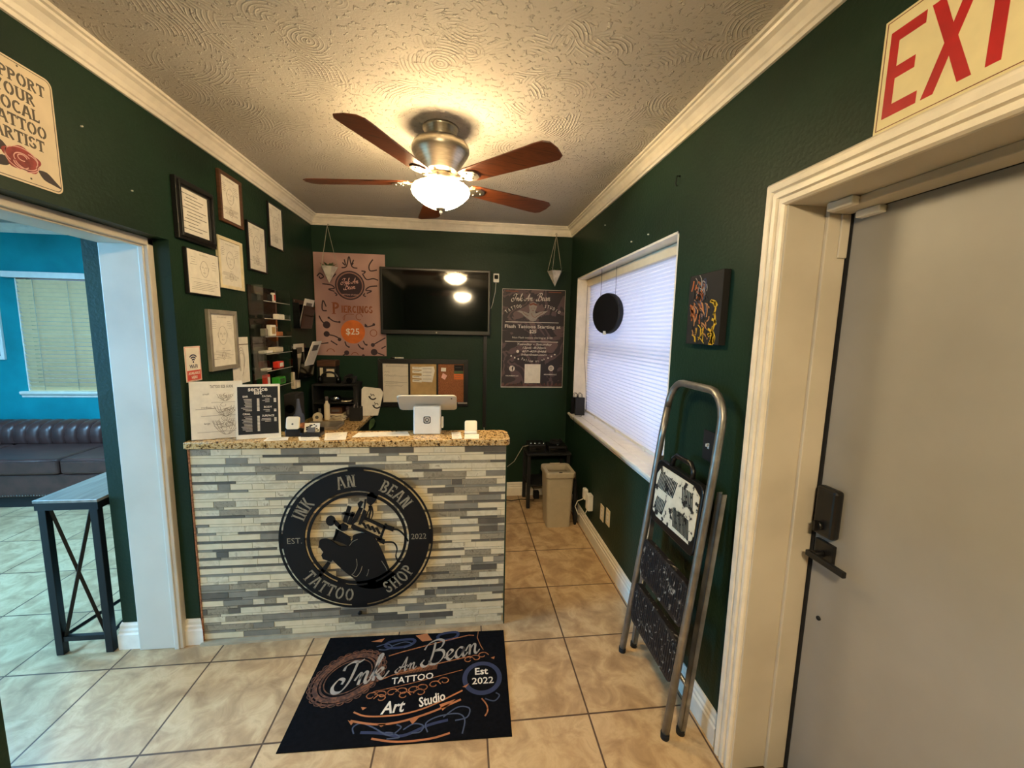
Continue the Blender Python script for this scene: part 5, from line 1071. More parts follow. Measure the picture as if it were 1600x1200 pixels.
for s, x0, y0, a0, a1, st in (('TATTOO', 85, 300, .62, .18, 29), ('STUDIO', 525, 235, -.2, -.62, 30)):
    for k, c in enumerate(s):
        f = k / 5; x = x0 + st * k * 1.05; y = y0 - 62 * math.sin(f * PI / 2) if s[0] == 'T' else y0 + 58 * (1 - math.cos(f * PI / 2)); text(b, c, q(x, 0)[0], q(0, y)[1], .042, .0034, bold=.02, sx=.62, ang=a0 + (a1 - a0) * f)
text(b, 'Flash Tattoos Starting at', q(385, 0)[0], q(0, 468)[1], .044, .0034, bold=.014, width=.54); text(b, '$25', q(388, 0)[0], q(0, 525)[1], .045, .0034, bold=.014)
text(b, 'Non Flash tattoos starting at $100', q(385, 0)[0], q(0, 588)[1], .024, .0034, width=.39)
for s, y, ww in (('Tuesday - Saturday', 665, .34), ('12pm -8:30pm', 705, .23), ('407-409-8488', 748, .24), ('Inkanbean.com', 785, .25)): text(b, s, q(405, 0)[0], q(0, y)[1], .029, .0034, bold=.01, shear=.25, width=ww)
b.prism(arc(*q(215, 738), .014, 0, 360, 16)[:-1], .003, .0034)
for k, c in enumerate('Follow us on'): f = k / 11 - .5; text(b, c, q(400 + 265 * f, 0)[0], q(0, 862 - 100 * f * f)[1], .034, .0034, bold=.01, sx=.8, ang=f * .5)
for x, y in ((140, 792), (182, 812), (225, 826), (577, 812), (617, 792), (657, 770)): b.prism(arc(*q(x, y), .008, 0, 360, 10)[:-1], .003, .0034)
for x, y in ((152, 938), (617, 930)): b.prism(arc(*q(x, y), .028, 0, 360, 24)[:-1], .003, .0034)
for x, y in ((155, 1030), (610, 1012)): text(b, 'INKANBEAN.LLC', q(x, 0)[0], q(0, y)[1], .017, .0034, bold=.02, width=.125)
b.build('pale_lettering', M['paleink'], t_)
b = mbx(X); b.box((*q(302, 1108), .003), (*q(490, 885), .004)); b.build('white_label', M['paper'], t_)
b = mbx(X); text(b, 'f', q(158, 0)[0], q(0, 962)[1], .056, .0038, bold=.03); ringpoly(b, rrect(*q(617, 930), .028, .028, .008), rrect(*q(617, 930), .022, .022, .006), .0034, .0038); ringpoly(b, arc(*q(617, 930), .0075, 0, 360, 14)[:-1], arc(*q(617, 930), .005, 0, 360, 14)[:-1], .0034, .0038)
for k in range(44): x = q(40 + k * 16.4, 0)[0]; b.box((x, q(0, 1140)[1], .003), (x + .003, q(0, 1140)[1] + .02 + .012 * math.sin(k * 2.1), .0034)) if False else None
b.build('icon_marks', M['matblack'], t_)
b = mbx(X)
for k in range(44): x = q(40 + k * 16.2, 0)[0]; b.box((x, q(0, 1142)[1], .003), (x + .004, q(0, 1142)[1] + .022 + .010 * math.sin(k * 2.1), .0034))
for x0 in (60, 560): b.box((q(x0, 0)[0], q(0, 62)[1], .003), (q(x0 + 150, 0)[0], q(0, 50)[1], .0033))
b.build('rust_border', M['rust'], t_)
b = mbx(X)
bp_ = lambda P: [q(*p) for p in P]
b.prism(bp_([(355, 385), (330, 365), (285, 335), (250, 300), (195, 280), (230, 270), (290, 285), (335, 300), (345, 270), (338, 240), (335, 210), (350, 185), (385, 172), (420, 182), (430, 215), (420, 250), (408, 275), (415, 300), (470, 280), (530, 270), (560, 265), (520, 300), (470, 325), (440, 350), (415, 385), (385, 390)]), .003, .0036); b.build('bust_silhouette', M['silver'], t_)
b = mbx(X); b.prism(bp_([(340, 195), (385, 178), (428, 195), (425, 215), (385, 200), (345, 215)]), .0036, .0039); b.ribbon(smooth(bp_([(365, 300), (380, 330), (410, 345), (440, 320)]), 3), .004, .0004, .0036); b.ribbon(smooth(bp_([(265, 285), (290, 310), (330, 330)]), 3), .004, .0004, .0036); b.ribbon(smooth(bp_([(500, 285), (470, 305), (440, 325)]), 3), .004, .0004, .0036); b.ribbon(bp_([(355, 238), (370, 240)]), .004, .0004, .0036); b.ribbon(bp_([(392, 240), (408, 238)]), .004, .0004, .0036); b.ribbon(bp_([(372, 268), (394, 268)]), .004, .0004, .0036); b.build('bust_shading', M['rust'], t_, fixn=False)
# hanging planters
def planter(x, y, ztop, zrim, label, seed):
    t = thing('hanging_planter', label, 'hanging planter', (x, y, zrim - .14)); r = random.Random(seed)
    ang = [math.radians(20 + 72 * k) for k in range(5)]; rim = [(x + .074 * math.cos(a), y + .074 * math.sin(a), zrim) for a in ang]; inn = [(x + .064 * math.cos(a), y + .064 * math.sin(a), zrim) for a in ang]
    b = MB(); n = 5; vs = rim + inn + [(x, y, zrim - .138), (x, y, zrim - .05)]
    b.add(vs, [(i, (i + 1) % n, n + (i + 1) % n, n + i) for i in range(n)] + [((i + 1) % n, i, 10) for i in range(n)] + [(n + i, n + (i + 1) % n, 11) for i in range(n)]); b.build('cone_pot', M['pot'], t)
    b = MB(); b.add([(x + .060 * math.cos(a), y + .060 * math.sin(a), zrim - .01) for a in ang] + [(x, y, zrim - .045)], [(0, 1, 2, 3, 4)] + [((i + 1) % 5, i, 5) for i in range(5)]); b.build('soil', M['wood'], t)
    for k in (0, 2, 3): b = MB(); a = ang[k]; b.tube([(x + .070 * math.cos(a), y + .070 * math.sin(a), zrim), (x, y, ztop - .012)], .0022, 6); b.build('hanging_string', M['string'], t)
    b = MB(); b.tube([(x, y, ztop - .02), (x + .003, y, ztop), (x, y + .02, ztop + .006), (x, y + .048, ztop + .004)], .003, 6); b.build('wall_hook', M['string'], t)
    b = MB()
    for k in range(16):
        a = r.random() * 6.28; ln = r.uniform(.05, .10); d = Vector((math.cos(a) * .8, math.sin(a) * .8, r.uniform(.3, 1.2))).normalized(); s = d.cross(Vector((0, 0, 1))).normalized(); p0 = Vector((x, y, zrim - .02)); m_ = p0 + d * ln * .55; e = p0 + d * ln + Vector((0, 0, -.012))
        b.add([tuple(p0), tuple(m_ + s * .013), tuple(e), tuple(m_ - s * .013)], [(0, 1, 2, 3)])
    b.build('foliage', M['leaf'], t, fixn=False)
planter(.492, .94, 2.508, 2.155, 'white cone planter hanging in front of the mauve piercings poster', 1)
planter(2.488, .94, 2.522, 2.190, 'white cone planter hanging above the dark flash poster near the right corner', 2)

# ------------------------------------------------------------------ right wall fittings
t_ = thing('canvas_painting', 'small black-edged canvas painting in orange and yellow, hung between the window and the door', 'painting', (XR, -1.22, 1.59))
b = mbx(FR); b.box((1.112, 1.590, .002), (1.345, 1.880, .032)); b.build('canvas', M['matblack'], t_, .002)
qq = lambda x, y: (1.112 + (x - 20) / 205 * .233, 1.880 - (y - 10) / 400 * .29)
# generic abstract composition: a dark ground with warm brush shapes
Xc = FR @ Matrix.Translation((0, 0, .0322))
rp = random.Random(11)
for nm, m, cx_, cz_, rx, ry, n, wd, z0 in (('yellow_brushwork', 'gold', 1.312, 1.675, .022, .085, 16, .010, 0), ('orange_brushwork', 'paintorange', 1.185, 1.765, .045, .075, 26, .009, .0004), ('ochre_brushwork', 'skinbrown', 1.215, 1.70, .055, .085, 22, .006, .0008), ('grey_brushwork', 'slate', 1.205, 1.775, .05, .07, 14, .005, .0012), ('dark_brushwork', 'matblack', 1.21, 1.71, .06, .10, 22, .006, .0016), ('pale_strokes', 'silver', 1.20, 1.835, .055, .022, 9, .0035, .0020), ('gold_strokes', 'gold', 1.215, 1.635, .04, .025, 9, .004, .0024)):
    b = mbx(Xc)
    for k in range(n):
        x = cx_ + rp.uniform(-rx, rx); y = cz_ + rp.uniform(-ry, ry); a = rp.uniform(.6, 2.4); l = rp.uniform(.012, .028)
        P = smooth([(x - l * math.cos(a), y - l * math.sin(a)), (x + rp.uniform(-.006, .006), y), (x + l * math.cos(a + .5), y + l * math.sin(a + .5))], 3)
        P = [(min(1.340, max(1.117, px)), min(1.875, max(1.595, py))) for px, py in P]
        b.ribbon(P, wd, .0004, z0)
    b.build(nm, M[m], t_, fixn=False)
# EXIT sign
t_ = thing('exit_sign', 'cream exit sign with big red letters above the door casing', 'exit sign', (XR, -2.04, 2.125)); ez0, ez1, ey0, ey1 = 2.124, 2.378, 1.853, 2.235
X = FR @ Matrix.Translation((0, 0, .002))
b = mbx(X); b.box((ey0, ez0, 0), (ey1, ez1, .003)); b.build('panel', M['glowcream'], t_, .0008)
b = mbx(X); ringpoly(b, [(ey0 + .006, ez0 + .006), (ey1 - .006, ez0 + .006), (ey1 - .006, ez1 - .006), (ey0 + .006, ez1 - .006)], [(ey0 + .0078, ez0 + .0078), (ey1 - .0078, ez0 + .0078), (ey1 - .0078, ez1 - .0078), (ey0 + .0078, ez1 - .0078)], .003, .0034); b.build('border_line', M['rust'], t_)
def bar(P): b.prism(P, .003, .0037)
b = mbx(X); z0, z1 = ez0 + .030, ez1 - .034; sw = .020; x = ey0 + .018
bar([(x, z0), (x + sw, z0), (x + sw, z1), (x, z1)]); bar([(x + sw, z1 - .026), (x + .075, z1 - .026), (x + .075, z1), (x + sw, z1)]); bar([(x + sw, z0), (x + .075, z0), (x + .075, z0 + .026), (x + sw, z0 + .026)]); zm = (z0 + z1) / 2; bar([(x + sw, zm - .013), (x + .062, zm - .013), (x + .062, zm + .013), (x + sw, zm + .013)])
x = ey0 + .103; b.prism([(x, z0), (x + .024, z0), (x + .046, zm - .031), (x + .068, z0), (x + .092, z0), (x + .058, zm), (x + .092, z1), (x + .068, z1), (x + .046, zm + .031), (x + .024, z1), (x, z1), (x + .034, zm)], .003, .0037)
x = ey0 + .217; bar([(x, z0), (x + .024, z0), (x + .024, z1), (x, z1)])
x = ey0 + .268; bar([(x, z1 - .026), (x + .088, z1 - .026), (x + .088, z1), (x, z1)]); bar([(x + .032, z0), (x + .056, z0), (x + .056, z1 - .026), (x + .032, z1 - .026)])
b.build('red_letters', M['red'], t_)
# alarm contact on the door head
t_ = thing('door_alarm_contact', 'small white alarm contact box under the head of the door frame', 'sensor', (XR + .20, -1.66, 2.005))
b = MB(); b.box((XR + .098, -1.715, 2.012), (XR + .126, -1.630, 2.038)); b.build('contact_body', M['white'], t_, .005); b = MB(); b.box((XR + .180, -1.725, 1.992), (XR + .206, -1.65, 2.014)); b.build('magnet', M['white'], t_, .004)
# switches and outlets
def wplate(y, z, w_, h_, kind, label, name, cat):
    t = thing(name, label, cat, (XR, y, z)); b = mbx(FR); b.prism(rrect(-y, z, w_, h_, .004, 3), .0015, .006); b.build('cover_plate', M['matblack'] if kind == 'sw' else M['cream'], t, .001)
    if kind == 'sw': b = mbx(FR); b.box((-y - .006, z - .012, .006), (-y + .006, z + .012, .0075)); b.box((-y - .004, z - .002, .0075), (-y + .004, z + .010, .018)); b.build('toggle', M['white'], t, .001)
    else:
        b = mbx(FR); b.prism(rrect(-y, z, .034, .068, .005, 3), .006, .0075); b.build('socket_face', M['white'], t)
        b = mbx(FR)
        for dz in (-.018, .018):
            b.box((-y - .007, z + dz - .004, .0075), (-y - .005, z + dz + .005, .0078)); b.box((-y + .005, z + dz - .004, .0075), (-y + .007, z + dz + .005, .0078))
        b.build('slots', M['darkink'], t)
wplate(-1.300, 1.175, .078, .125, 'sw', 'dark switch plate with a white toggle on the wall seen through the ladder', 'light_switch', 'switch')
wplate(-.105, .330, .072, .118, 'out', 'white wall outlet nearer the window corner, left of its twin', 'wall_outlet', 'outlet')
wplate(-.222, .352, .072, .118, 'out', 'white wall outlet nearer the ladder, right of its twin', 'wall_outlet', 'outlet')
t_ = thing('plug_adapter', 'white plug-in adapter with curled white lead low on the right wall', 'adapter', (XR, .16, .26))
b = mbx(FR); b.box((-.17, .245, .0015), (-.10, .375, .045)); b.build('outlet_tap', M['white'], t_, .008, 3); b = mbx(FR); b.box((-.235, .305, .02), (-.175, .395, .055)); b.build('charger', M['white'], t_, .012, 3)
b = MB(); b.tube([(XR - .05, .22, .30), (XR - .085, .25, .27), (XR - .10, .26, .22), (XR - .085, .22, .17), (XR - .045, .17, .19), (XR - .035, .15, .24)], .0032, 8); b.build('charger_lead', M['paper'], t_)
for k, (y, z) in enumerate(((.13, 2.405), (-.60, 2.175), (-.37, 2.185), (-.90, 2.372))):
    b = mbx(FR); b.cyl((-y, z, 0), (-y, z, .008), .004, n=10)
    if k == 3: b.tube([(.90, 2.372, .006), (.90, 2.372, .016), (.90, 2.335, .020), (.903, 2.325, .012)], .003, 6)
    tag(b.build('wall_screw' if k < 3 else 'wall_hook', M['blackmetal'] if k == 3 else M['paper']), ('pale wall screw high near the back right corner', 'pale screw just above the right-hand end of the window recess', 'pale screw above the middle of the window recess', 'small dark hook high on the green wall between the window and the door')[k], 'wall screw' if k < 3 else 'hook')

# ------------------------------------------------------------------ step ladder
t_ = thing('folding_step_ladder', 'paint-splattered aluminium step ladder folded flat and leaning on the right wall', 'step ladder', (2.5, -1.23, 0))
lf = lambda y, z, dx=0: (2.478 + z * .0905 + dx, y, z + .0)
b = MB(); pts = [lf(-1.000, .012), lf(-1.035, .6), lf(-1.058, 1.15), lf(-1.072, 1.30)]
cA = []
for a in range(0, 91, 15): cA.append(lf(-1.072 - .10 * (1 - math.cos(math.radians(a))), 1.30 + .12 * math.sin(math.radians(a))))
cB = []
for a in range(90, -1, -15): cB.append(lf(-1.468 + .10 * (1 - math.cos(math.radians(a))), 1.30 + .12 * math.sin(math.radians(a))))
pts = pts + cA + cB + [lf(-1.470, 1.15), lf(-1.462, .6), lf(-1.452, .012)]
b.tube(pts, .0155, 12); b.build('front_frame', M['alu'], t_)
for y0, y1 in ((-.972, -1.012), (-1.440, -1.488)):
    b = MB(); x0, x1 = 2.545, 2.618
    for off, wd, dp in ((0, .030, .004), (-.013, .004, .020), (.013, .004, .020)):
        b.add([(x0 + sx_ , y0 + off + sy_, .012) for sx_, sy_ in ((-.0, -wd / 2), (dp, -wd / 2), (dp, wd / 2), (0, wd / 2))] + [(x1 + sx_ - .02, y1 + off + sy_, 1.05) for sx_, sy_ in ((-.0, -wd / 2), (dp, -wd / 2), (dp, wd / 2), (0, wd / 2))], [(0, 3, 2, 1), (4, 5, 6, 7), (0, 1, 5, 4), (1, 2, 6, 5), (2, 3, 7, 6), (3, 0, 4, 7)])
    b.build('rear_leg', M['alu'], t_)
b = MB(); b.tube([(2.562, -.985, .22), (2.562, -1.45, .22)], .009, 10); b.build('rear_brace', M['alu'], t_)
for z in (.34, .62): b = MB(); b.tube([(2.505 + z * .07, -1.03, z - .05), (2.555 + z * .05, -1.0, z + .06)], .006, 8); b.build('side_link', M['alu'], t_)
for p, x in ((-1.000, 2.479), (-1.452, 2.479), (-.972, 2.553), (-1.440, 2.553)): b = MB(); b.cyl((x, p, .0006), (x, p, .024), .0175, n=14); b.build('rubber_foot', M['rubber'], t_)
def step(z0, z1, y0, y1, m, label=None, th=.022, ridges=True, r_=.03):
    X = frame((2.478 + z0 * .0905 - .004, y0, z0), (0, -1, 0), (.0901, 0, .9959), (-.9959, 0, .0901)); W_ = abs(y1 - y0); h = z1 - z0
    b = mbx(X); b.prism(rrect(W_ / 2, h / 2, W_, h, r_), -th, 0)
    if ridges:
        for k in range(int(W_ / .016)): b.box((.012 + k * .016, .018, 0), (.018 + k * .016, h - .018, .0025))
    o = b.build('step_tread', M[m], t_, .004); 
    if label: o['label'] = label
    return o
step(.465, .655, -1.055, -1.440, 'splat', th=.026); step(.215, .415, -1.035, -1.432, 'splat', th=.026)
# platform: black tray with a diagonally ribbed, paint-crusted top
X = frame((2.478 + .775 * .0905 - .006, -1.075, .775), (0, -1, 0), (.0901, 0, .9959), (-.9959, 0, .0901))
b = mbx(X); b.prism(rrect(.18, .135, .37, .29, .035), -.03, 0); pf = b.build('top_platform', M['black'], t_, .005); pf['label'] = 'black top platform crusted with white paint'
b = mbx(X); b.prism([(.02, .04), (.06, .022), (.33, .03), (.352, .07), (.35, .235), (.30, .262), (.05, .258), (.012, .21)], 0, .002); b.mi = 1
for k in range(13):
    for x0, sl, y0 in ((.028 + k * .0115, .020, .155), (.205 + k * .0105, -.020, .045)):
        if x0 > .33: continue
        b.prism([(x0, y0), (x0 + .0042, y0), (x0 + .0042 + sl, y0 + .075), (x0 + sl, y0 + .075)], .002, .0045)
for k in range(7):
    for x0, sl, y0 in ((.03 + k * .012, .016, .05), (.245 + k * .012, -.016, .165)): b.prism([(x0, y0), (x0 + .0042, y0), (x0 + .0042 + sl, y0 + .065), (x0 + sl, y0 + .065)], .002, .0045)
b.build('paint_crusted_ribs', [M['splatwhite'], M['matblack']], pf)
b = mbx(X); b.tube([(.10, .275, -.012), (.105, .31, -.012), (.13, .332, -.012), (.24, .332, -.012), (.262, .31, -.012), (.267, .275, -.012)], .011, 10); b.build('carry_handle', M['black'], t_)

# ------------------------------------------------------------------ rubbish bin and black side table
t_ = thing('waste_bin', 'grey-beige rectangular waste bin with an open swing-top rim, in the back right corner', 'bin', (2.455, .44, 0), 0, None, True)
def rr3(w_, d, r, z, n=5): return [(x, y, z) for x, y in rrect(0, 0, w_, d, r, n)]
def loft(b, rings, cap0=True, cap1=True):
    n = len(rings[0]); vs = [p for r in rings for p in r]; fs = [(i * n + j, i * n + (j + 1) % n, (i + 1) * n + (j + 1) % n, (i + 1) * n + j) for i in range(len(rings) - 1) for j in range(n)]
    if cap0: fs.append(tuple(range(n))[::-1])
    if cap1: fs.append(tuple(range((len(rings) - 1) * n, len(rings) * n)))
    b.add(vs, fs)
b = MB(); loft(b, [rr3(.200, .19, .02, .0), rr3(.232, .235, .028, .44), rr3(.224, .227, .028, .44), rr3(.194, .184, .02, .006)], False, False); b.add(rr3(.200, .19, .02, .0), [tuple(range(24))[::-1]]); b.add(rr3(.194, .184, .02, .006), [tuple(range(24))]); b.build('bin_body', M['bin'], t_, fixn=False)
b = MB(); loft(b, [rr3(.236, .240, .03, .43), rr3(.252, .258, .034, .445), rr3(.252, .258, .034, .478), rr3(.244, .250, .032, .486), rr3(.19, .175, .012, .484), rr3(.186, .170, .012, .470), rr3(.186, .170, .012, .44)], False, False); b.build('bin_rim', M['bin'], t_)
b = MB(); b.box((-.045, .095, .484), (.045, .118, .494)); b.build('hinge_tab', M['bin'], t_, .003); b = MB(); b.box((-.013, -.126, .466), (.013, -.1255 + .002, .480)); b.box((-.013, -.124, .480), (.013, -.108, .4875)); b.build('latch', M['darkink'], t_)
t_ = thing('black_side_table', 'black wooden side table piled with dark gear behind the waste bin', 'side table', (2.43, .90, 0))
b = MB(); b.box((2.235, .72, .505), (2.648, 1.03, .525)); b.build('tabletop', M['matblack'], t_, .003)
b = MB(); b.box((2.25, .74, .21), (2.63, 1.02, .225)); b.build('lower_shelf', M['matblack'], t_)
for x in (2.242, 2.610):
    for y in (.728, .99): b = MB(); b.box((x, y, 0), (x + .03, y + .03, .504)); b.build('leg', M['matblack'], t_)
def gear(name, c, s, label, cat, det):
    t = thing(name, label, cat, c, 0, None, True); b = MB(); b.box((-s[0] / 2, -s[1] / 2, 0), (s[0] / 2, s[1] / 2, s[2])); b.build('body', M['black'], t, .008)
    b = MB()
    for k in range(det): x = -s[0] / 2 + s[0] * (k + .5) / det; b.cyl((x, -s[1] / 2 + .02, s[2]), (x, -s[1] / 2 + .02, s[2] + .014), .010, n=12)
    b.build('dial', M['chrome'], t); b = MB(); b.box((-s[0] * .38, -s[1] / 2 - .002, s[2] * .3), (s[0] * .38, -s[1] / 2, s[2] * .6)); b.build('front_strip', M['darkglass'], t); return t
gear('power_supply_unit', (2.335, .84, .5255), (.16, .17, .075), 'black tattoo power unit with silver dials at the left of the black side table', 'power unit', 4)
gear('control_box', (2.53, .85, .5255), (.18, .18, .055), 'flat black control box at the right of the black side table', 'control box', 1)
b = MB(); S = [(2.33 + .05 * math.cos(k * .8) * (1 + k * .02), .86 + .05 * math.sin(k * .8), .604 + k * .0012) for k in range(26)]; b.tube(S, .0035, 6); tag(b.build('coiled_black_cable', M['chrome']), 'thin metallic cord coiled on top of the power unit', 'cable') if False else None
b = MB(); S = [(2.53 + .055 * math.cos(k * .5), .86 + .045 * math.sin(k * .5), .585 + k * .0009) for k in range(40)]; b.tube(S, .005, 6); tag(b.build('coiled_black_cable', M['rubber']), 'black cable coiled on the flat control box', 'cable')
b = MB(); b.tube([(2.262, .80, .585), (2.21, .84, .56), (2.14, .90, .40), (2.04, .95, .30), (1.95, .97, .27), (1.86, 1.0, .26)], .0035, 6); tag(b.build('grey_cord', M['string']), 'pale cord drooping from the side table gear toward the counter', 'cord')
b = MB(); b.tube([(1.90, .98, .005), (2.0, .95, .005), (2.12, .90, .0055), (2.22, .93, .006), (2.34, .90, .006), (2.38, .97, .03), (2.33, 1.0, .12), (2.28, 1.0, .2)], .004, 6); tag(b.build('black_floor_cord', M['rubber']), 'black power cord running along the floor by the back baseboard', 'cord')
b = MB(); b.box((2.345, .93, .0008), (2.40, .99, .075)); tag(b.build('power_brick', M['rubber'], bevel=.006), 'black power brick on the floor under the side table', 'power adapter')
t_ = thing('folded_umbrella', 'dark folded umbrella standing behind the right side of the waste bin', 'umbrella', (2.618, .40, 0))
b = MB(); b.tube([(2.608, .385, .0008), (2.610, .39, .05), (2.612, .42, .2), (2.614, .45, .38)], [.010, .020, .024, .012], 10); b.build('folded_canopy', M['matblack'], t_); b = MB(); b.tube([(2.614, .45, .38), (2.616, .46, .44)], .006, 8); b.build('handle', M['wood'], t_)

# ------------------------------------------------------------------ next room
t_ = thing('console_table', 'narrow console table with black X-braced metal ends and grey wood top', 'console table', (-.20, -.15, 0))
KX0, KX1, KY0, KY1, KZ = -.336, -.062, -.775, .50, .80
b = MB(); b.box((KX0, KY0, KZ - .014), (KX1, KY1, KZ)); b.build('tabletop', M['tabletop'], t_, .002)
b = MB(); 
for q in ((KX0 + .003, KY0 + .003, KX1 - .003, KY0 + .03), (KX0 + .003, KY1 - .03, KX1 - .003, KY1 - .003), (KX0 + .003, KY0 + .03, KX0 + .03, KY1 - .03), (KX1 - .03, KY0 + .03, KX1 - .003, KY1 - .03)): b.box((q[0], q[1], KZ - .05), (q[2], q[3], KZ - .0145))
b.build('apron_frame', M['blackmetal'], t_)
for x in (KX0 + .012, KX1 - .042):
    for y in (KY0 + .005, KY1 - .035): b = MB(); b.box((x, y, 0.0005), (x + .034, y + .03, KZ - .05)); b.build('leg', M['blackmetal'], t_, .002)
for y in (KY0 + .014, KY1 - .024):
    b = MB(); b.box((KX0 + .046, y - .004, .07), (KX1 - .042, y + .016, .095)); b.build('end_rail', M['blackmetal'], t_)
    for s in (0, 1): b = MB(); xa, xb = (KX0 + .05, KX1 - .046); b.tube([((xa, xb)[s], y + .006 + s * .004, .09), ((xb, xa)[s], y + .006 + s * .004, KZ - .05)], .0095, 4, False); b.build('cross_brace', M['blackmetal'], t_)
b = MB(); b.tube([(KX0 + .03, KY0 + .03, .082), (KX1 - .03, KY1 - .03, .082)], .011, 4, False); b.tube([(KX1 - .03, KY0 + .03, .082), (KX0 + .03, KY1 - .03, .082)], .011, 4, False); b.build('floor_brace', M['blackmetal'], t_)
for k, (x, y) in enumerate(((-1.75, -.1), (-3.0, -1.7))):  # unseen ceiling panels, added to give the next room its blue light
    t_ = thing('added_ceiling_panel', ('unseen cool ceiling panel added to light the next room, nearer the sofa', 'unseen cool ceiling panel added to light the next room, nearer its side wall')[k], 'added fill light', (x, y, H), 0, 'added ceiling panels in the next room')
    b = MB(); ringpoly(b, rrect(x, y, .62, .62, .01), rrect(x, y, .57, .57, .008), H - .035, H - .001); b.build('added_panel_housing', M['white'], t_)
    b = MB(); b.box((x - .286, y - .286, H - .028), (x + .286, y + .286, H - .022)); b.build('added_glow_panel', M['coolfill'], t_)
# plant on the console
t_ = thing('potted_plant', 'small silvery-leaved plant half hidden behind the doorway edge in the next room', 'plant', (-.22, -.05, KZ)); PX, PY, PZ = -.235, .14, KZ + .0008
t_.location = (PX, PY, PZ)
b = MB(); b.lathe([(0, 0), (.032, 0), (.042, .06), (.044, .062), (.038, .058), (.03, .01), (0, .01)], (PX, PY, PZ), 20); b.build('pot', M['matblack'], t_)
b = MB(); r = random.Random(8)
for k in range(120):
    a = r.random() * 6.28; rad_ = r.uniform(.01, .085); p = Vector((PX + rad_ * math.cos(a), PY + rad_ * math.sin(a), PZ + .07 + r.uniform(-.01, .13) * (1.2 - rad_ * 6))); d = Vector((math.cos(a), math.sin(a), r.uniform(-.6, .8))).normalized(); s = d.cross(Vector((r.random(), r.random(), 1))).normalized()
    b.add([tuple(p), tuple(p + d * .012 + s * .008), tuple(p + d * .026), tuple(p + d * .012 - s * .008)], [(0, 1, 2, 3)])
b.build('foliage', M['paleleaf'], t_, fixn=False)
b = MB()
for k in range(9): a = k * .7; b.tube([(PX, PY, PZ + .05), (PX + .03 * math.cos(a), PY + .03 * math.sin(a), PZ + .10), (PX + .07 * math.cos(a), PY + .07 * math.sin(a), PZ + .13)], .0018, 5)
b.build('stem', M['leaf'], t_)
# sofa
t_ = thing('leather_sofa', 'dark brown leather sofa with channel-tufted back along the far wall of the next room', 'sofa', (-2.1, 1.5, 0)); SX0, SX1 = -3.55, -.62
b = MB(); b.box((SX0, 1.05, .10), (SX1, 1.93, .30)); b.build('sofa_base', M['leather'], t_, .012, 3)
b = MB(); b.box((SX0 + .02, 1.08, .0), (SX1 - .02, 1.90, .10)); b.build('plinth', M['matblack'], t_)
b = MB(); x = SX0
while x < SX1: b.lathe([(0, .0), (.0045, .001), (.006, .004), (0, .0065)], (0, 0, 0), 6); x += 1e9
b = MB(); n = 0; x = SX0 + .01
while x < SX1:
    b.add([(x + .006 * math.cos(a), 1.044, .118 + .006 * math.sin(a)) for a in [k * PI / 3 for k in range(6)]] + [(x, 1.040, .118)], [(k, (k + 1) % 6, 6) for k in range(6)]); x += .022
nh = b.build('nailhead_trim', M['chrome'], t_); nh['kind'] = 'stuff'
xs = [SX0 + .16, -2.69, -1.86, -1.03 + .0, SX1 - .16]
for k in range(3):
    b = MB(); b.box((xs[k] + .005, 1.03, .302), (xs[k + 1] - .005, 1.58, .445)); c = b.build('seat_cushion', M['leather'], t_, .03, 4)
    b = MB(); b.tube([(xs[k] + .02, 1.034, .428), (xs[k + 1] - .02, 1.034, .428)], .005, 6); b.build('piping', M['leather'], c)
b = MB(); b.box((SX0, 1.75, .30), (SX1, 1.94, .58)); b.build('back_frame', M['leather'], t_, .02, 3)
b = MB(); x = SX0 + .16; pw_ = .112
while x < SX1 - .16:
    b.X = Matrix.Translation((x + pw_ / 2, 1.66, .44)); vs = []; nn_ = 10; m_ = 8
    prof_ = [(-.07, .0), (-.085, .06), (-.07, .12), (-.04, .165), (.01, .19), (.07, .195), (.13, .18), (.17, .14)]
    for i, (yy, zz) in enumerate(prof_):
        for j in range(nn_ + 1):
            u = -1 + 2 * j / nn_; bul = .022 * math.sqrt(max(0, 1 - u * u)); L_ = math.hypot(yy, zz - .05); vs.append((u * pw_ / 2, yy - bul * (1 if i < 4 else .2), zz + bul * (.2 if i < 2 else 1)))
    b.add(vs, [(i * (nn_ + 1) + j, i * (nn_ + 1) + j + 1, (i + 1) * (nn_ + 1) + j + 1, (i + 1) * (nn_ + 1) + j) for i in range(len(prof_) - 1) for j in range(nn_)], True); x += pw_
b.X = Matrix.Identity(4); b.build('channel_tufted_back', M['leather'], t_)
for x in (SX0, SX1 - .15):
    b = MB(); b.box((x, 1.06, .30), (x + .15, 1.76, .56)); b.build('armrest', M['leather'], t_, .04, 4)
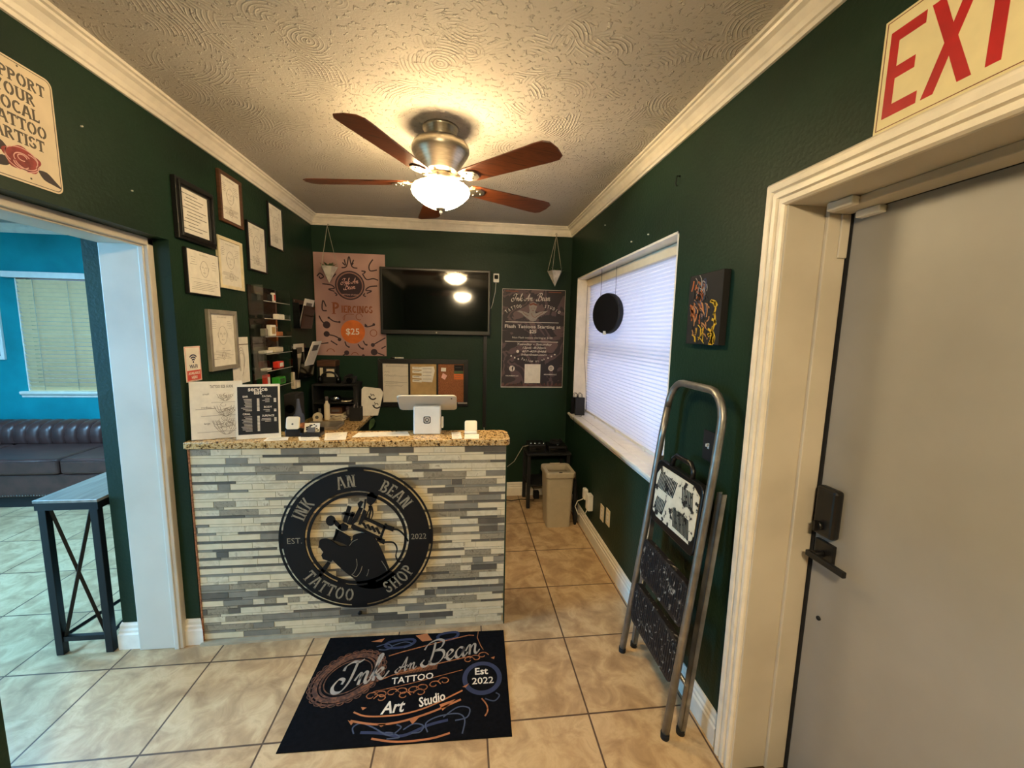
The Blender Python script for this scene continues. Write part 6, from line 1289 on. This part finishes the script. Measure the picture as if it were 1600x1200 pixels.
# slatted blind in the far window
t_ = thing('slatted_window_blind', 'ivory horizontal-slat blind closed over the window above the sofa in the next room', 'blind', (-2.34, 1.98, .91))
b = MB()
for k in range(27):
    z = .935 + k * .0425; b.X = frame((FW0 + .03, 1.992, z), (1, 0, 0), (0, -.62, .785), (0, -.785, -.62)); b.box((0, -.024, -.0014), (FW1 - FW0 - .05, .024, .0014))
b.X = Matrix.Identity(4); b.build('slats', M['slat'], t_)
b = MB(); b.box((FW0 - .06, 1.935, 2.075), (FW1 + .06, 1.998, 2.135)); b.build('valance', M['white'], t_, .003)
b = MB(); b.box((FW0 + .03, 1.975, .900 + .002), (FW1 - .02, 2.005, .916)); b.build('bottom_rail', M['slat'], t_, .002)
for x in (-2.74, -2.42, -2.0): b = MB(); b.tube([(x, 1.966, 2.09), (x, 1.966, .915)], .0022, 6); b.build('ladder_cord', M['string'], t_)
# white framed picture at the left
t_ = thing('white_picture_frame', 'white frame of a dark picture at the far left edge, beside the slatted blind', 'picture frame', (-3.4, 1.98, 1.24)); X = frame((0, 2.0, 0), (1, 0, 0), (0, 0, 1), (0, -1, 0))
b = mbx(X); ringpoly(b, [(-3.72, 1.235), (-3.09, 1.235), (-3.09, 1.86), (-3.72, 1.86)], [(-3.685, 1.27), (-3.125, 1.27), (-3.125, 1.825), (-3.685, 1.825)], .002, .025); b.build('frame', M['white'], t_, .002)
b = mbx(X); b.box((-3.69, 1.265, .002), (-3.12, 1.83, .012)); pr_ = b.build('print', M['navy'], t_)
b = mbx(X); scribble(b, -3.4, 1.55, .2, .2, 14, .008, 5)
for v_i in range(len(b.v)): x, y, z = b.v[v_i]; b.v[v_i] = (x, y - .0125, z)
b.build('print_lines', M['silver'], pr_, fixn=False)

GROUPS = {'ceiling_fan': 'ceiling fans', 'picture_frame': 'frames on the left wall', 'paper_note': 'notes on the pin board', 'storage_box': 'boxes on the black desk shelf', 'packet': 'packets in the acrylic rack',
          'paper_sheet': 'loose papers on the countertop', 'wall_outlet': 'outlets on the right wall', 'hanging_planter': 'hanging cone planters', 'wall_anchor': 'wall anchors on the left wall', 'wall_screw': 'screws in the right wall',
          'wall_pocket': 'wall pockets', 'paper_booklet': 'booklets in the wall pockets', 'paper_bag': 'black bags on the sill'}
for o in C.objects:
    if o.parent is None and 'label' in o:
        k = o.name.split('.')[0]
        if k in GROUPS: o['group'] = GROUPS[k]
for o in LOCALS:
    if '_local' in o: del o['_local']
